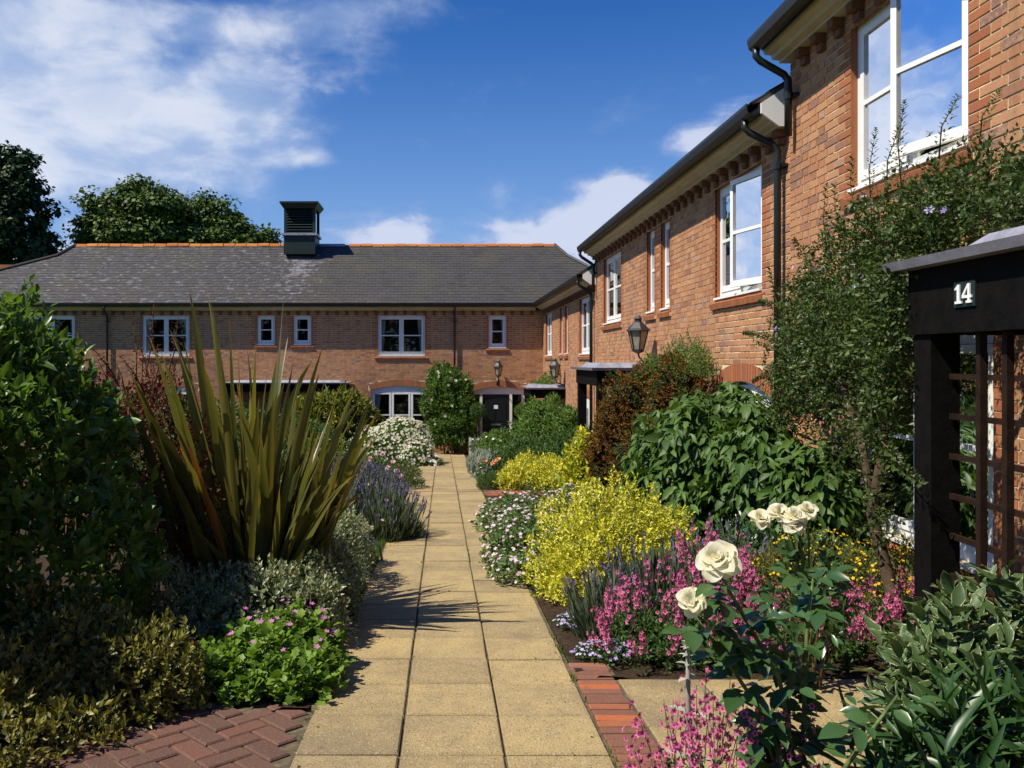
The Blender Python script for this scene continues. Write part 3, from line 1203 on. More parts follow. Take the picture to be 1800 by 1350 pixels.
downpipe(hM, mr, 8.36, vM, -2.0, neck_du=0.10)
downpipe(hM, mr, 18.58, vM, 1.55, neck_du=0.04)

# far house of the terrace
hF, wF, vF = terrace('F', UF, 'far low brick wing meeting the back house at the corner', 0)
wF.opening(19.3, 20.9, 0.18, 1.56)
wF.opening(22.9, 23.4, 0.21, 1.56)
wF.opening(23.9, 24.4, 0.21, 1.56)
wF.opening(26.2, 27.7, 0.18, 1.56)
wF.opening(19.3, 20.9, -2.3, -1.02, 0.18, 0.215)
wall = wF.backing('wall', hF)
wF.lay_bricks(wall)
wF.arch_ring(wF.op[4], hF)
for a, b in ((19.3, 20.9), (26.2, 27.7)):
    window(hF, mr, a, b, 0.18, 1.56, 2, 2)
for a, b in ((22.9, 23.4), (23.9, 24.4)):
    window(hF, mr, a, b, 0.21, 1.56, 1, 2)
window(hF, mr, 19.3, 20.9, -2.3, -1.02, 3, 2, rise=0.18)
eaves(hF, mr, UF[0] + 0.02, UF[1] - 0.28, vF)
side_roof(hF, UF[0] + 0.02, UF[1], vF)
downpipe(hF, mr, 18.86, vF, gz(18.8), neck_du=0.05)

# ---- back house
BX0, BX1 = -19.0, 3.49
hB = empty('terraced_house', (-6, WY, gz(WY)))
tag(hB, 'long brick house across the end of the path with grey slate roof', 'house', 'brick houses round the garden')
vB = 1.95
wB = Wall(mb_, BX0, BX1, -3.6, vB - 0.215)


def bx_px(px):
    return (px - VX) * WY / F_PX


ups = [(250, 333, 2, 0.18, 1.56), (452, 483, 1, 0.57, 1.56), (516, 547, 1, 0.57, 1.56), (664, 747, 2, 0.18, 1.56), (859, 890, 1, 0.46, 1.56), (50, 132, 2, 0.18, 1.56)]
for (a, b, n_, v0, v1) in ups:
    wB.opening(bx_px(a), bx_px(b), v0, v1)
gw = (bx_px(652), bx_px(758), -2.75, -1.02, 0.15, 0.215)
gd = (bx_px(829), bx_px(928), -3.2, -1.06, 0.15, 0.215)
gw2 = (bx_px(240), bx_px(345), -2.75, -1.02, 0.15, 0.215)
for o_ in (gw, gd, gw2):
    wB.opening(*o_)
wall = wB.backing('wall', hB)
wB.lay_bricks(wall)
for o_ in (gw, gd, gw2):
    wB.arch_ring(o_, hB)
for (a, b, n_, v0, v1) in ups:
    window(hB, mb_, bx_px(a), bx_px(b), v0, v1, n_, 2)
for o_ in (gw, gw2):
    window(hB, mb_, o_[0], o_[1], o_[2], o_[3], 3, 2, rise=o_[4])
eaves(hB, mb_, BX0, BX1 - 0.28, vB)
for px in (190, 799):
    downpipe(hB, mb_, bx_px(px), vB, gz(WY))
# door with side lights under an arch
dr = empty('door', mb_((gd[0] + gd[1]) / 2, gz(WY), 0), hB)
dr['label'] = 'black front door in a white surround with side lights'
ds = MB()
u0, u1 = gd[0], gd[1]
dl, dh = bx_px(848), bx_px(896)
n = 12
for i in range(n):
    a, b = u0 + (u1 - u0) * i / n, u0 + (u1 - u0) * (i + 1) / n
    q = []
    for dd in (-0.15, -0.07):
        q += [mb_(a, -1.17, dd), mb_(b, -1.17, dd), mb_(b, Wall.arc(b, gd), dd), mb_(a, Wall.arc(a, gd), dd)]
    ds.hexa(q)
for (a, b) in ((u0, u0 + 0.07), (dl - 0.09, dl), (dh, dh + 0.09), (u1 - 0.22, u1)):
    box_uv(ds, mb_, a, b, -3.3, -1.17, -0.15, -0.06)
for (a, b) in ((u0 + 0.07, dl - 0.09), (dh + 0.09, u1 - 0.22)):
    box_uv(ds, mb_, a, b, -3.3, -2.75, -0.14, -0.08)
ds.build('surround', M['door_surround_paint'], dr)
dm = MB()
box_uv(dm, mb_, dl, dh, -3.3, -1.17, -0.16, -0.10)
for (a, b) in ((dl + 0.12, (dl + dh) / 2 - 0.05), ((dl + dh) / 2 + 0.05, dh - 0.12)):
    for (c, e) in ((-3.0, -2.25), (-2.1, -1.45)):
        box_uv(dm, mb_, a, b, c, e, -0.10, -0.085)
dm.build('door_leaf', M['door_paint'], dr)
nb_ = MB()
box_uv(nb_, mb_, (dl + dh) / 2 - 0.07, (dl + dh) / 2 + 0.07, -1.68, -1.55, -0.099, -0.078)
nb_.build('number_plate', M['number_paint'], dr)
lb = MB()
box_uv(lb, mb_, dl + 0.3, dh - 0.3, -2.26, -2.20, -0.099, -0.075)
lb.build('letter_box', M['steel'], dr)
for (a, b) in ((u0 + 0.07, dl - 0.09), (dh + 0.09, u1 - 0.22)):
    pn = MB()
    box_uv(pn, mb_, a, b, -2.75, -1.17, -0.115, -0.11)
    pn.build('side_light', M['glass'], dr)
rm = MB()
q = [(u0 - 0.1, -3.4), (u1 + 0.1, -3.4), (u1 + 0.1, -0.8), (u0 - 0.1, -0.8)]
A = [mb_(u, v, -0.003) for u, v in q]
B = [mb_(u, v, -1.8) for u, v in q]
rm.add(A + B, [(4, 5, 6, 7), (0, 1, 5, 4), (1, 2, 6, 5), (2, 3, 7, 6), (3, 0, 4, 7)])
rm.build('hall', M['room_dark'], dr)

# back roof: hipped, with small gablets at the ridge ends
ct, stn = cos(PITCH), sin(PITCH)
RT = (4.49 - vB - 0.03) / stn                 # slope length to the ridge
EY, EZ = WY - 0.36, vB + 0.03
RX0, RX1 = -14.3, 4.37
KT = RT * 0.80                                 # where gablet meets hip


def PB(s, t, e):
    return (s, EY + t * ct - e * stn, EZ + t * stn + e * ct)


def rngB(t):
    if t > KT:
        f = (t - KT) / (RT - KT)
        return (RX0 - 0.35 * (1 - f), RX1 + 0.35 * (1 - f))
    f = t / KT
    return (-19.5 + (RX0 - 0.35 + 19.5) * f, 7.3 + (RX1 + 0.35 - 7.3) * f)


def toneB(s, t):
    x = 0.0
    # pale wash of lead below the turret
    tx = bx_px(531) * 1.08
    dx_ = (s - tx) / (0.75 + 0.10 * (RT - t))
    if t < RT * 0.93:
        x += 0.80 * math.exp(-dx_ ** 2 * 1.3) * (0.25 + 0.75 * (t / RT)) * random.uniform(0.5, 1.15)
    # lichen, thickest over the left half
    x += 0.30 if s < -7.5 else (0.30 * max(0.0, (-3.5 - s) / 4.0) if s < -3.5 else 0.0)
    return min(1.0, x + max(0, random.gauss(0.02, 0.05)))


rb = MB()
ya = EY + 2 * RT * ct
K0, K1 = rngB(KT), rngB(KT)
fr_ = [PB(-19.5, -0.02, 0), PB(7.3, -0.02, 0), PB(K1[1], KT, 0), PB(RX1, RT, 0), PB(RX0, RT, 0), PB(K1[0], KT, 0)]
bk_ = [(x, 2 * PB(0, RT, 0)[1] - y_, z) for (x, y_, z) in fr_]
rb.add(fr_ + bk_, [(0, 1, 2, 3, 4, 5), (11, 10, 9, 8, 7, 6), (1, 7, 8, 2), (2, 8, 9, 3), (0, 5, 11, 6), (5, 4, 10, 11), (0, 6, 7, 1)])
roofB = rb.build('roof', M['slate'], hB)
slates(roofB, {'p': PB, 'range': rngB}, 23, RT, tone=toneB, w0=0.27)
# ridge tiles
rt_me = None
m_ = MB()
prof = [(-0.13, -0.085), (-0.09, 0.0), (0, 0.035), (0.09, 0.0), (0.13, -0.085), (0.0, -0.03)]
m_.extrude([(0.0, a, b) for a, b in prof], [(0.415, a, b) for a, b in prof])
rt_me = np_mesh('ridge_tile', m_.v, m_.f, M['terracotta'])
RY, RZ = PB(0, RT, 0)[1], PB(0, RT, 0)[2]
x = RX0
while x < RX1 - 0.2:
    if not (bx_px(500) * 1.12 < x < bx_px(600) * 1.12):
        put('ridge_tile', rt_me, roofB, (x, RY + random.gauss(0, 0.006), RZ + 0.045 + random.gauss(0, 0.007)), (random.gauss(0, 0.02), random.gauss(0, 0.012), random.gauss(0, 0.012)))
    else:
        pass
    x += 0.445
# lead ridge beside the turret
lr = MB()
lr.extrude([(bx_px(500) * 1.12, RY + a, RZ + 0.04 + b) for a, b in prof], [(bx_px(606) * 1.12, RY + a, RZ + 0.04 + b) for a, b in prof])
lr.build('lead_ridge', M['lead'], roofB)
# hip tiles down the two front hips
for (xa, ta, xb, tb) in ((7.3, 0.0, K1[1], KT), (K1[1], KT, RX1, RT), (-19.5, 0.0, K1[0], KT), (K1[0], KT, RX0, RT)):
    pa, pb = Vector(PB(xa, ta, 0.05)), Vector(PB(xb, tb, 0.05))
    hm = MB()
    hm.tube([pa, pb], 0.06, 6)
    hm.build('hip_ridge', M['slate'], roofB)

bd = MB()
bd.box(-18.9, WY + 1.9, -3.9, 7.2, 2 * RY - EY - 0.4, EZ - 0.02)
bd.add([(-18.95, WY + 0.01, -3.9), (-18.95, WY + 1.95, -3.9), (-18.95, WY + 1.95, EZ - 0.02), (-18.95, WY + 0.01, EZ - 0.02)], [(0, 1, 2, 3)])
bd.build('rear_wall', M['brick'], hB)
# louvred turret astride the ridge
tc = Vector((bx_px(531) * (RY - 0.55) / WY, RY - 0.55, 0))
tu = empty('ventilation_turret', (tc.x, tc.y, RZ - 0.2))
tag(tu, 'dark green louvred ventilation turret on the slate roof', 'turret')
sc_ = (RY - 0.55) / F_PX
hw = 27 * sc_
zt = lambda py: (VY - py) * sc_
m_ = MB()
m_.box(tc.x - hw, tc.y - hw, zt(450), tc.x + hw, tc.y + hw * 0.9, zt(418))
m_.build('base', M['turret_paint'], tu)
m_ = MB()
m_.box(tc.x - hw * 1.12, tc.y - hw * 1.12, zt(418) + 0.002, tc.x + hw * 1.12, tc.y + hw, zt(414))
m_.build('lead_apron', M['lead'], tu)
m_ = MB()
for sx in (-1, 1):
    for sy in (-1, 1):
        cx_, cy_ = tc.x + sx * (hw * 0.92), tc.y + sy * hw * 0.82
        m_.box(cx_ - 0.05, cy_ - 0.05, zt(414) + 0.002, cx_ + 0.05, cy_ + 0.05, zt(371))
m_.box(tc.x - hw * 0.8, tc.y - hw * 0.65, zt(414) + 0.002, tc.x + hw * 0.8, tc.y + hw * 0.65, zt(371))
m_.build('frame', M['turret_paint'], tu)
nl = 9
lv = MB()
lw_ = hw * 0.87
lv.add([(-lw_, -0.06, -0.05), (lw_, -0.06, -0.05), (lw_, 0.05, 0.05), (-lw_, 0.05, 0.05), (-lw_, -0.06, -0.035), (lw_, -0.06, -0.035), (lw_, 0.05, 0.065), (-lw_, 0.05, 0.065)],
       [(3, 2, 1, 0), (4, 5, 6, 7), (0, 1, 5, 4), (1, 2, 6, 5), (2, 3, 7, 6), (3, 0, 4, 7)])
lv_me = np_mesh('louvre', lv.v, lv.f, M['turret_paint'])
for i in range(nl):
    z = zt(411) + (zt(374) - zt(411)) * i / (nl - 1)
    put('louvre', lv_me, tu, (tc.x, tc.y - hw * 0.80, z))
m_ = MB()
a, b = hw * 1.02, hw * 1.22
m_.hexa([(tc.x - a, tc.y - a, zt(371)), (tc.x + a, tc.y - a, zt(371)), (tc.x + a, tc.y + a, zt(371)), (tc.x - a, tc.y + a, zt(371)),
         (tc.x - b, tc.y - b, zt(363)), (tc.x + b, tc.y - b, zt(363)), (tc.x + b, tc.y + b, zt(363)), (tc.x - b, tc.y + b, zt(363))])
m_.box(tc.x - b * 1.01, tc.y - b * 1.01, zt(363) + 0.001, tc.x + b * 1.01, tc.y + b * 1.01, zt(360))
m_.build('cap', M['turret_paint'], tu)

# house beyond, only its ridge shows at the far left
hX = empty('terraced_house', (-24, 46, gz(46)))
tag(hX, 'distant slate roof with orange ridge under the big tree at far left', 'house')
m_ = MB()
zr = (VY - 470) * 46 / F_PX
m_.add([(-45, 41.5, zr - 3.2), (-20.5, 41.5, zr - 3.2), (-23.3, 46, zr), (-45, 46, zr)], [(0, 1, 2, 3)])
m_.add([(-45, 50.5, zr - 3.2), (-20.5, 50.5, zr - 3.2), (-23.3, 46, zr), (-45, 46, zr)], [(3, 2, 1, 0)])
m_.add([(-20.5, 41.5, zr - 3.2), (-20.5, 50.5, zr - 3.2), (-23.3, 46, zr)], [(0, 1, 2)])
m_.build('roof', M['slate'], hX)
m_ = MB()
m_.box(-44.6, 42, gz(46) - 0.5, -21, 50, zr - 3.15)
m_.build('wall', M['brick'], hX)
m_ = MB()
m_.box(-45, 45.9, zr - 0.05, -23.3, 46.1, zr + 0.14)
m_.build('ridge', M['terracotta'], hX)

# ------------------------------------------------------------------ porches
def porch(px0, y0, y1, ztop, label, xw=WX, back=False, trellis=False, number=False, xa=None, xb=None):
    """flat lead-roofed timber porch; along the right wall (x from px0 to the wall, y0..y1) or against the back wall"""
    if not back:
        X0, X1, Y0, Y1 = px0, xw - 0.03, y0, y1
    else:
        X0, X1, Y0, Y1 = xa, xb, px0, WY - 0.03
    zg = gz((Y0 + Y1) / 2)
    r = empty('porch', ((X0 + X1) / 2, (Y0 + Y1) / 2, zg))
    tag(r, label, 'porch', 'timber porches with lead roofs')
    o = 0.10
    m_ = MB()
    # lead sheet with a rolled, tapered edge and a raised centre
    def slabtap(x0, y0, z0, x1, y1, z1, tp):
        m_.hexa([(x0 + tp, y0 + tp, z0), (x1 - (0 if not back else tp), y0 + tp, z0), (x1 - (0 if not back else tp), y1 - (tp if not back else 0), z0), (x0 + tp, y1 - (tp if not back else 0), z0),
                 (x0, y0, z1), (x1, y0, z1), (x1, y1, z1), (x0, y1, z1)])
    oy1 = o if not back else 0.0
    ox1 = 0.0 if not back else o
    slabtap(X0 - o, Y0 - o, ztop - 0.075, X1 + ox1, Y1 + oy1, ztop - 0.03, 0.02)
    m_.build('lead_roof', M['lead'], r)
    m_ = MB()
    if not back:
        yc = Y0 + (Y1 - Y0) * 0.05
        m_.hexa([(X0 + 0.02, yc, ztop - 0.029), (X1, yc, ztop - 0.029), (X1, Y1 - 0.36, ztop - 0.029), (X0 + 0.02, Y1 - 0.36, ztop - 0.029),
                 (X0 + 0.10, yc + 0.08, ztop + 0.05), (X1, yc + 0.08, ztop + 0.05), (X1, Y1 - 0.50, ztop + 0.05), (X0 + 0.10, Y1 - 0.50, ztop + 0.05)])
    else:
        m_.hexa([(X0 + 0.15, Y0 + 0.12, ztop - 0.029), (X1 - 0.15, Y0 + 0.12, ztop - 0.029), (X1 - 0.15, Y1, ztop - 0.029), (X0 + 0.15, Y1, ztop - 0.029),
                 (X0 + 0.24, Y0 + 0.2, ztop + 0.035), (X1 - 0.24, Y0 + 0.2, ztop + 0.035), (X1 - 0.24, Y1, ztop + 0.035), (X0 + 0.24, Y1, ztop + 0.035)])
    m_.build('raised_lead', M['lead'], r)
    z1 = ztop - 0.078
    fh = 0.34 if trellis else 0.25
    m_ = MB()
    m_.box(X0, Y0, z1 - fh, X0 + 0.05, Y1, z1)
    m_.build('fascia_board', M['porch_timber'], r)
    m_ = MB()
    m_.box(X0 + 0.052, Y0, z1 - fh, X1, Y0 + 0.05, z1)
    m_.build('fascia_board', M['porch_timber'], r)
    m_ = MB()
    if not back:
        m_.box(X0 + 0.052, Y1 - 0.05, z1 - fh, X1, Y1, z1)
    else:
        m_.box(X1 - 0.05, Y0 + 0.052, z1 - fh, X1, Y1, z1)
    m_.build('fascia_board', M['porch_timber'], r)
    m_ = MB()
    m_.box(X0 + 0.052, Y0 + 0.052, z1 - 0.06, X1 - 0.052, Y1 - 0.052, z1 - 0.002)
    m_.build('ceiling', M['porch_timber'], r)
    s_ = 0.15
    if not back:
        posts = [(X0 + 0.02, Y1 - 0.02 - s_), (X0 + 0.02, Y0 + 0.02)]
    else:
        posts = [(X0 + 0.02, Y0 + 0.02), (X1 - 0.02 - s_, Y0 + 0.02)]
    for (x, y_) in posts:
        m_ = MB()
        m_.box(x, y_, gz(y_) - 0.2, x + s_, y_ + s_, z1 - fh - 0.001)
        m_.box(x - 0.02, y_ - 0.02, gz(y_) - 0.2, x + s_ + 0.02, y_ + s_ + 0.02, gz(y_) + 0.12)
        m_.build('post', M['porch_timber'], r)
    if trellis:
        xt = X0 + 0.09
        yy = Y1 - 0.02 - s_ - 0.29
        k = 0
        zlo, zhi = gz(Y1) + 0.12, z1 - fh - 0.001
        while yy > Y0 + 0.2:
            m_ = MB()
            m_.box(xt - 0.017, yy - 0.017, zlo, xt + 0.017, yy + 0.017, zhi)
            m_.build('trellis_upright', M['trellis_timber'], r)
            yy -= 0.185
            k += 1
        zz = zlo + 0.1
        while zz < zhi - 0.05:
            m_ = MB()
            m_.box(xt + 0.0175, Y0 + 0.18, zz - 0.014, xt + 0.04, Y1 - 0.03 - s_, zz + 0.014)
            m_.build('trellis_rail', M['trellis_timber'], r)
            zz += 0.205
    if number:
        yc, zc = number
        m_ = MB()
        m_.box(X0 - 0.010, yc - 0.080, zc - 0.062, X0 - 0.001, yc + 0.078, zc + 0.060)
        pl = m_.build('number_plate', M['plate_green'], r)
        # slab-serif figures, reading with +Y to the left as seen from the path
        H = 0.092

        def poly(pts2, off, nm):
            mm = MB()
            ra = [(X0 - 0.012, yc - (a_ + off), zc - H / 2 + b_) for a_, b_ in pts2]
            rb2 = [(X0 - 0.019, yc - (a_ + off), zc - H / 2 + b_) for a_, b_ in pts2]
            mm.extrude(ra, rb2)
            return mm
        one = poly([(0.0, 0), (0.05, 0), (0.05, 0.012), (0.034, 0.012), (0.034, H), (0.022, H), (0.0, H * 0.80), (0.0, H * 0.70), (0.016, H * 0.76), (0.016, 0.012), (0.0, 0.012)], -0.058, '1')
        one.build('figure_one', M['number_paint'], pl)
        four = poly([(0.0, 0.024), (0.040, 0.024), (0.040, 0.011), (0.030, 0.011), (0.030, 0.0), (0.070, 0.0), (0.070, 0.011), (0.057, 0.011), (0.057, 0.024), (0.072, 0.024), (0.072, 0.037),
                     (0.057, 0.037), (0.057, H), (0.044, H), (0.0, 0.037)], -0.004, '4')
        # the eye of the 4 is cut by building it as separate strokes
        mm = MB()

        def st(a0, b0, a1, b1):
            mm.box(X0 - 0.019, yc - (a0 - 0.004), zc - H / 2 + b0, X0 - 0.012, yc - (a1 - 0.004), zc - H / 2 + b1)
        st(0.042, 0.012, 0.057, H)
        st(0.030, 0.0, 0.068, 0.0118)
        st(0.0, 0.024, 0.0418, 0.037)
        st(0.0572, 0.024, 0.070, 0.037)
        ra = [(0.0, 0.0372), (0.013, 0.0372), (0.0419, H * 0.80), (0.0419, H)]
        mm.extrude([(X0 - 0.0121, yc - (a_ - 0.004), zc - H / 2 + b_) for a_, b_ in ra], [(X0 - 0.0189, yc - (a_ - 0.004), zc - H / 2 + b_) for a_, b_ in ra])
        mm.build('figure_four', M['number_paint'], pl)
    return r


porch(2.50, 2.35, 4.40, 0.555, 'black timber porch numbered 14 with trellis and lead roof at right', trellis=True, number=(3.915, 0.32))
porch(2.50, 13.30, 15.35, -0.085, 'dark timber porch half hidden by the browning shrub on middle house', number=False)
porch(2.50, 23.3, 25.25, -0.74, 'dark timber porch in the corner below the far wing, lead roof clear of leaves')
porch(WY - 1.15, 0, 0, -0.70, 'dark timber porch on the back house seen through the spiky leaves', back=True, xa=bx_px(410), xb=bx_px(614))


# ------------------------------------------------------------------ wall lanterns
def lantern(mp, u, v, label, s=1.0):
    """v: top of the finial"""
    c = Vector(mp(u, v - 0.62 * s, 0.30))
    r = empty('wall_lantern', c)
    tag(r, label, 'lantern', 'wall lanterns on the houses')
    z = 0
    b = MB()
    b.tube([mp(u, v - 0.80 * s, 0.0), mp(u, v - 0.78 * s, 0.10), mp(u, v - 0.74 * s, 0.22), mp(u, v - 0.66 * s, 0.29), mp(u, v - 0.58 * s, 0.30)], 0.016, 8)
    box_uv(b, mp, u - 0.05, u + 0.05, v - 0.90 * s, v - 0.68 * s, 0.0, 0.02)
    b.build('bracket', M['lantern_metal'], r, True)
    base = c + Vector((0, 0, 0.06 * s))
    g_ = MB()
    g_.lathe(base, [(0.085 * s, 0.0), (0.155 * s, 0.30 * s)], 6, pi / 6)
    g_.build('glass', M['lantern_glass'], r)
    f_ = MB()
    for k in range(6):
        a = 2 * pi * k / 6 + pi / 6
        f_.tube([base + Vector((0.087 * s * cos(a), 0.087 * s * sin(a), -0.005)), base + Vector((0.158 * s * cos(a), 0.158 * s * sin(a), 0.305 * s))], 0.011, 5)
    f_.lathe(base, [(0.03 * s, -0.05 * s), (0.095 * s, -0.02 * s), (0.095 * s, 0.012 * s)], 6, pi / 6)
    f_.build('frame', M['lantern_metal'], r)
    h_ = MB()
    h_.lathe(base, [(0.165 * s, 0.295 * s), (0.20 * s, 0.305 * s), (0.16 * s, 0.34 * s), (0.075 * s, 0.43 * s), (0.055 * s, 0.445 * s), (0.055 * s, 0.48 * s), (0.07 * s, 0.49 * s), (0.03 * s, 0.53 * s), (0.004, 0.56 * s)], 6, pi / 6)
    h_.build('hood', M['lantern_metal'], r)
    return r


lantern(mr, 13.62 * 0.985, 0.76, 'black six-sided wall lantern rising behind the browning shrub', 1.05)
lantern(mr, 23.6 * 0.99, 0.105, 'black wall lantern on the sunlit far wing above the corner porch')
lantern(mb_, bx_px(875), 0.05, 'black wall lantern above the front door of the back house')
# ------------------------------------------------------------------ plant materials
def leaf_mat(name, cols, rough=0.45, trans=0.28, spec=0.35, tcol=None, edge=None, edge_at=(0.55, 0.8), patch=None, ribs=0.0):
    m, t, p, out = new_mat(name)
    r = rnd(t)
    n1 = t.noise(pos(t), 3.0, 2)
    f = t.math('ADD', t.math('MULTIPLY', r, 0.8), t.math('MULTIPLY', n1, 0.2))
    k = len(cols)
    c = t.ramp(f, [(i / (k - 1) * 0.9 + 0.05, cc) for i, cc in enumerate(cols)])
    if patch:
        pc, psc, lo, hi = patch
        c = t.mix(t.smooth(t.noise(pos(t), psc, 3), lo, hi), c, pc)
    if ribs:
        a = t.n('ShaderNodeAttribute')
        a.attribute_name = 'edge'
        wv = t.math('SINE', t.math('MULTIPLY', a.outputs['Fac'], 46.0))
        c = t.mix(t.math('MULTIPLY', t.smooth(wv, -0.2, 0.9), ribs), c, t.mix(0.6, c, (0.03, 0.03, 0.012)))
        c = t.mix(t.math('MULTIPLY', t.smooth(t.noise(pos(t), 9, 4, 0.7), 0.55, 0.75), 0.5), c, (0.20, 0.11, 0.035))
    if edge:
        a = t.n('ShaderNodeAttribute')
        a.attribute_name = 'edge'
        nn = t.noise(pos(t), 55, 2)
        e = t.smooth(t.math('ADD', a.outputs['Fac'], t.math('MULTIPLY', t.math('SUBTRACT', nn, 0.5), 0.7)), edge_at[0], edge_at[1])
        c = t.mix(e, c, edge)
    t.l(c, p.inputs['Base Color'])
    p.inputs['Roughness'].default_value = rough
    p.inputs['Specular IOR Level'].default_value = spec
    tl = t.n('ShaderNodeBsdfTranslucent')
    tc_ = t.mix(1.0, c, tcol or (1.5, 1.45, 0.7), 'MULTIPLY')
    t.l(tc_, tl.inputs[0])
    mx = t.n('ShaderNodeMixShader')
    mx.inputs[0].default_value = trans
    t.l(p.outputs[0], mx.inputs[1])
    t.l(tl.outputs[0], mx.inputs[2])
    t.l(mx.outputs[0], out.inputs[0])
    return m


leaf_mat('laurel_leaf', [(0.045, 0.095, 0.018), (0.075, 0.150, 0.024), (0.115, 0.205, 0.032), (0.080, 0.155, 0.026)], 0.36, 0.34, 0.45)
leaf_mat('viburnum_leaf', [(0.036, 0.080, 0.016), (0.056, 0.115, 0.021), (0.090, 0.160, 0.030), (0.048, 0.098, 0.019)], 0.5, 0.25, 0.3)
leaf_mat('tree_leaf', [(0.028, 0.055, 0.010), (0.050, 0.090, 0.015), (0.085, 0.135, 0.022), (0.120, 0.170, 0.030)], 0.55, 0.15, 0.25)
leaf_mat('dark_tree_leaf', [(0.012, 0.028, 0.010), (0.022, 0.048, 0.013), (0.035, 0.068, 0.017)], 0.55, 0.12, 0.25)
leaf_mat('berberis_leaf', [(0.060, 0.018, 0.012), (0.110, 0.028, 0.018), (0.150, 0.048, 0.025), (0.055, 0.045, 0.018)], 0.5, 0.2, 0.3, (1.5, 0.9, 0.7))
leaf_mat('euonymus_silver', [(0.055, 0.10, 0.035), (0.13, 0.18, 0.075), (0.44, 0.46, 0.30), (0.075, 0.125, 0.045), (0.58, 0.57, 0.38)], 0.42, 0.2, 0.4)
leaf_mat('euonymus_olive', [(0.11, 0.130, 0.03), (0.19, 0.180, 0.038), (0.080, 0.10, 0.026), (0.30, 0.26, 0.055), (0.14, 0.15, 0.038)], 0.42, 0.2, 0.4)
leaf_mat('euonymus_gold', [(0.70, 0.62, 0.030), (0.78, 0.72, 0.07), (0.56, 0.55, 0.04), (0.24, 0.31, 0.035), (0.82, 0.76, 0.18)], 0.42, 0.25, 0.4, (1.1, 1.05, 0.5))
leaf_mat('gold_leaf', [(0.45, 0.42, 0.03), (0.62, 0.55, 0.04), (0.30, 0.34, 0.03), (0.16, 0.24, 0.03)], 0.45, 0.28, 0.3, (1.1, 1.1, 0.5))
leaf_mat('euonymus_white', [(0.50, 0.48, 0.30), (0.12, 0.16, 0.06), (0.62, 0.60, 0.42), (0.20, 0.23, 0.09)], 0.45, 0.2, 0.4)
leaf_mat('geranium_leaf', [(0.085, 0.165, 0.022), (0.125, 0.225, 0.028), (0.175, 0.28, 0.035), (0.10, 0.19, 0.03)], 0.5, 0.32, 0.3)
leaf_mat('lavender_leaf', [(0.075, 0.105, 0.060), (0.10, 0.135, 0.075), (0.13, 0.16, 0.09), (0.065, 0.095, 0.04)], 0.7, 0.2, 0.15)
leaf_mat('lavender_flower', [(0.13, 0.115, 0.19), (0.18, 0.16, 0.25), (0.11, 0.10, 0.15)], 0.7, 0.2, 0.15, (1.1, 1, 1.2))
leaf_mat('green_leaf', [(0.035, 0.080, 0.018), (0.055, 0.115, 0.024), (0.080, 0.150, 0.030)], 0.5, 0.25, 0.3)
leaf_mat('cranesbill_leaf', [(0.075, 0.130, 0.040), (0.105, 0.170, 0.050), (0.14, 0.205, 0.060)], 0.55, 0.3, 0.25)
leaf_mat('fresh_leaf', [(0.060, 0.120, 0.022), (0.090, 0.165, 0.030), (0.125, 0.205, 0.035)], 0.5, 0.3, 0.3)
leaf_mat('santolina_leaf', [(0.060, 0.105, 0.030), (0.085, 0.135, 0.035), (0.11, 0.16, 0.05)], 0.7, 0.2, 0.15)
leaf_mat('silver_leaf', [(0.26, 0.29, 0.23), (0.34, 0.37, 0.30), (0.42, 0.44, 0.37), (0.18, 0.23, 0.15)], 0.8, 0.15, 0.1)
leaf_mat('climber_leaf', [(0.024, 0.048, 0.012), (0.048, 0.085, 0.018), (0.090, 0.130, 0.028), (0.036, 0.065, 0.015), (0.070, 0.095, 0.022)], 0.45, 0.22, 0.35)
leaf_mat('rust_leaf', [(0.090, 0.040, 0.012), (0.150, 0.068, 0.017), (0.24, 0.112, 0.025), (0.080, 0.052, 0.015)], 0.8, 0.2, 0.1, (1.2, 1.0, 0.7))
leaf_mat('shade_core_leaf', [(0.030, 0.018, 0.009), (0.045, 0.026, 0.012), (0.028, 0.024, 0.010)], 0.9, 0.1, 0.05)  # dark core leaves: shade inside the browning shrub put into the colour
leaf_mat('rose_leaf', [(0.030, 0.075, 0.024), (0.045, 0.100, 0.030), (0.060, 0.125, 0.034)], 0.28, 0.18, 0.55)
leaf_mat('variegated_leaf', [(0.055, 0.105, 0.035), (0.080, 0.135, 0.045), (0.045, 0.085, 0.03)], 0.48, 0.2, 0.35, edge=(0.55, 0.53, 0.30), edge_at=(0.84, 1.06))
leaf_mat('long_leaf', [(0.022, 0.060, 0.018), (0.034, 0.085, 0.022), (0.050, 0.110, 0.028)], 0.36, 0.2, 0.4)
leaf_mat('juniper_leaf', [(0.030, 0.065, 0.050), (0.05, 0.095, 0.075), (0.07, 0.12, 0.095)], 0.6, 0.1, 0.2)
leaf_mat('hypericum_leaf', [(0.10, 0.125, 0.030), (0.14, 0.165, 0.035), (0.075, 0.10, 0.025), (0.19, 0.13, 0.04)], 0.6, 0.25, 0.2)
leaf_mat('bamboo_leaf', [(0.055, 0.085, 0.020), (0.09, 0.125, 0.024), (0.25, 0.25, 0.03), (0.07, 0.10, 0.02)], 0.45, 0.25, 0.3)
leaf_mat('phormium_leaf', [(0.085, 0.082, 0.028), (0.140, 0.150, 0.036), (0.090, 0.120, 0.045), (0.215, 0.195, 0.040), (0.075, 0.095, 0.038)], 0.32, 0.32, 0.5, edge=(0.36, 0.18, 0.035), edge_at=(0.88, 1.06), ribs=0.45)
leaf_mat('phormium_old', [(0.38, 0.13, 0.03), (0.46, 0.20, 0.035)], 0.5, 0.3, 0.3, (1.2, 1.0, 0.6))
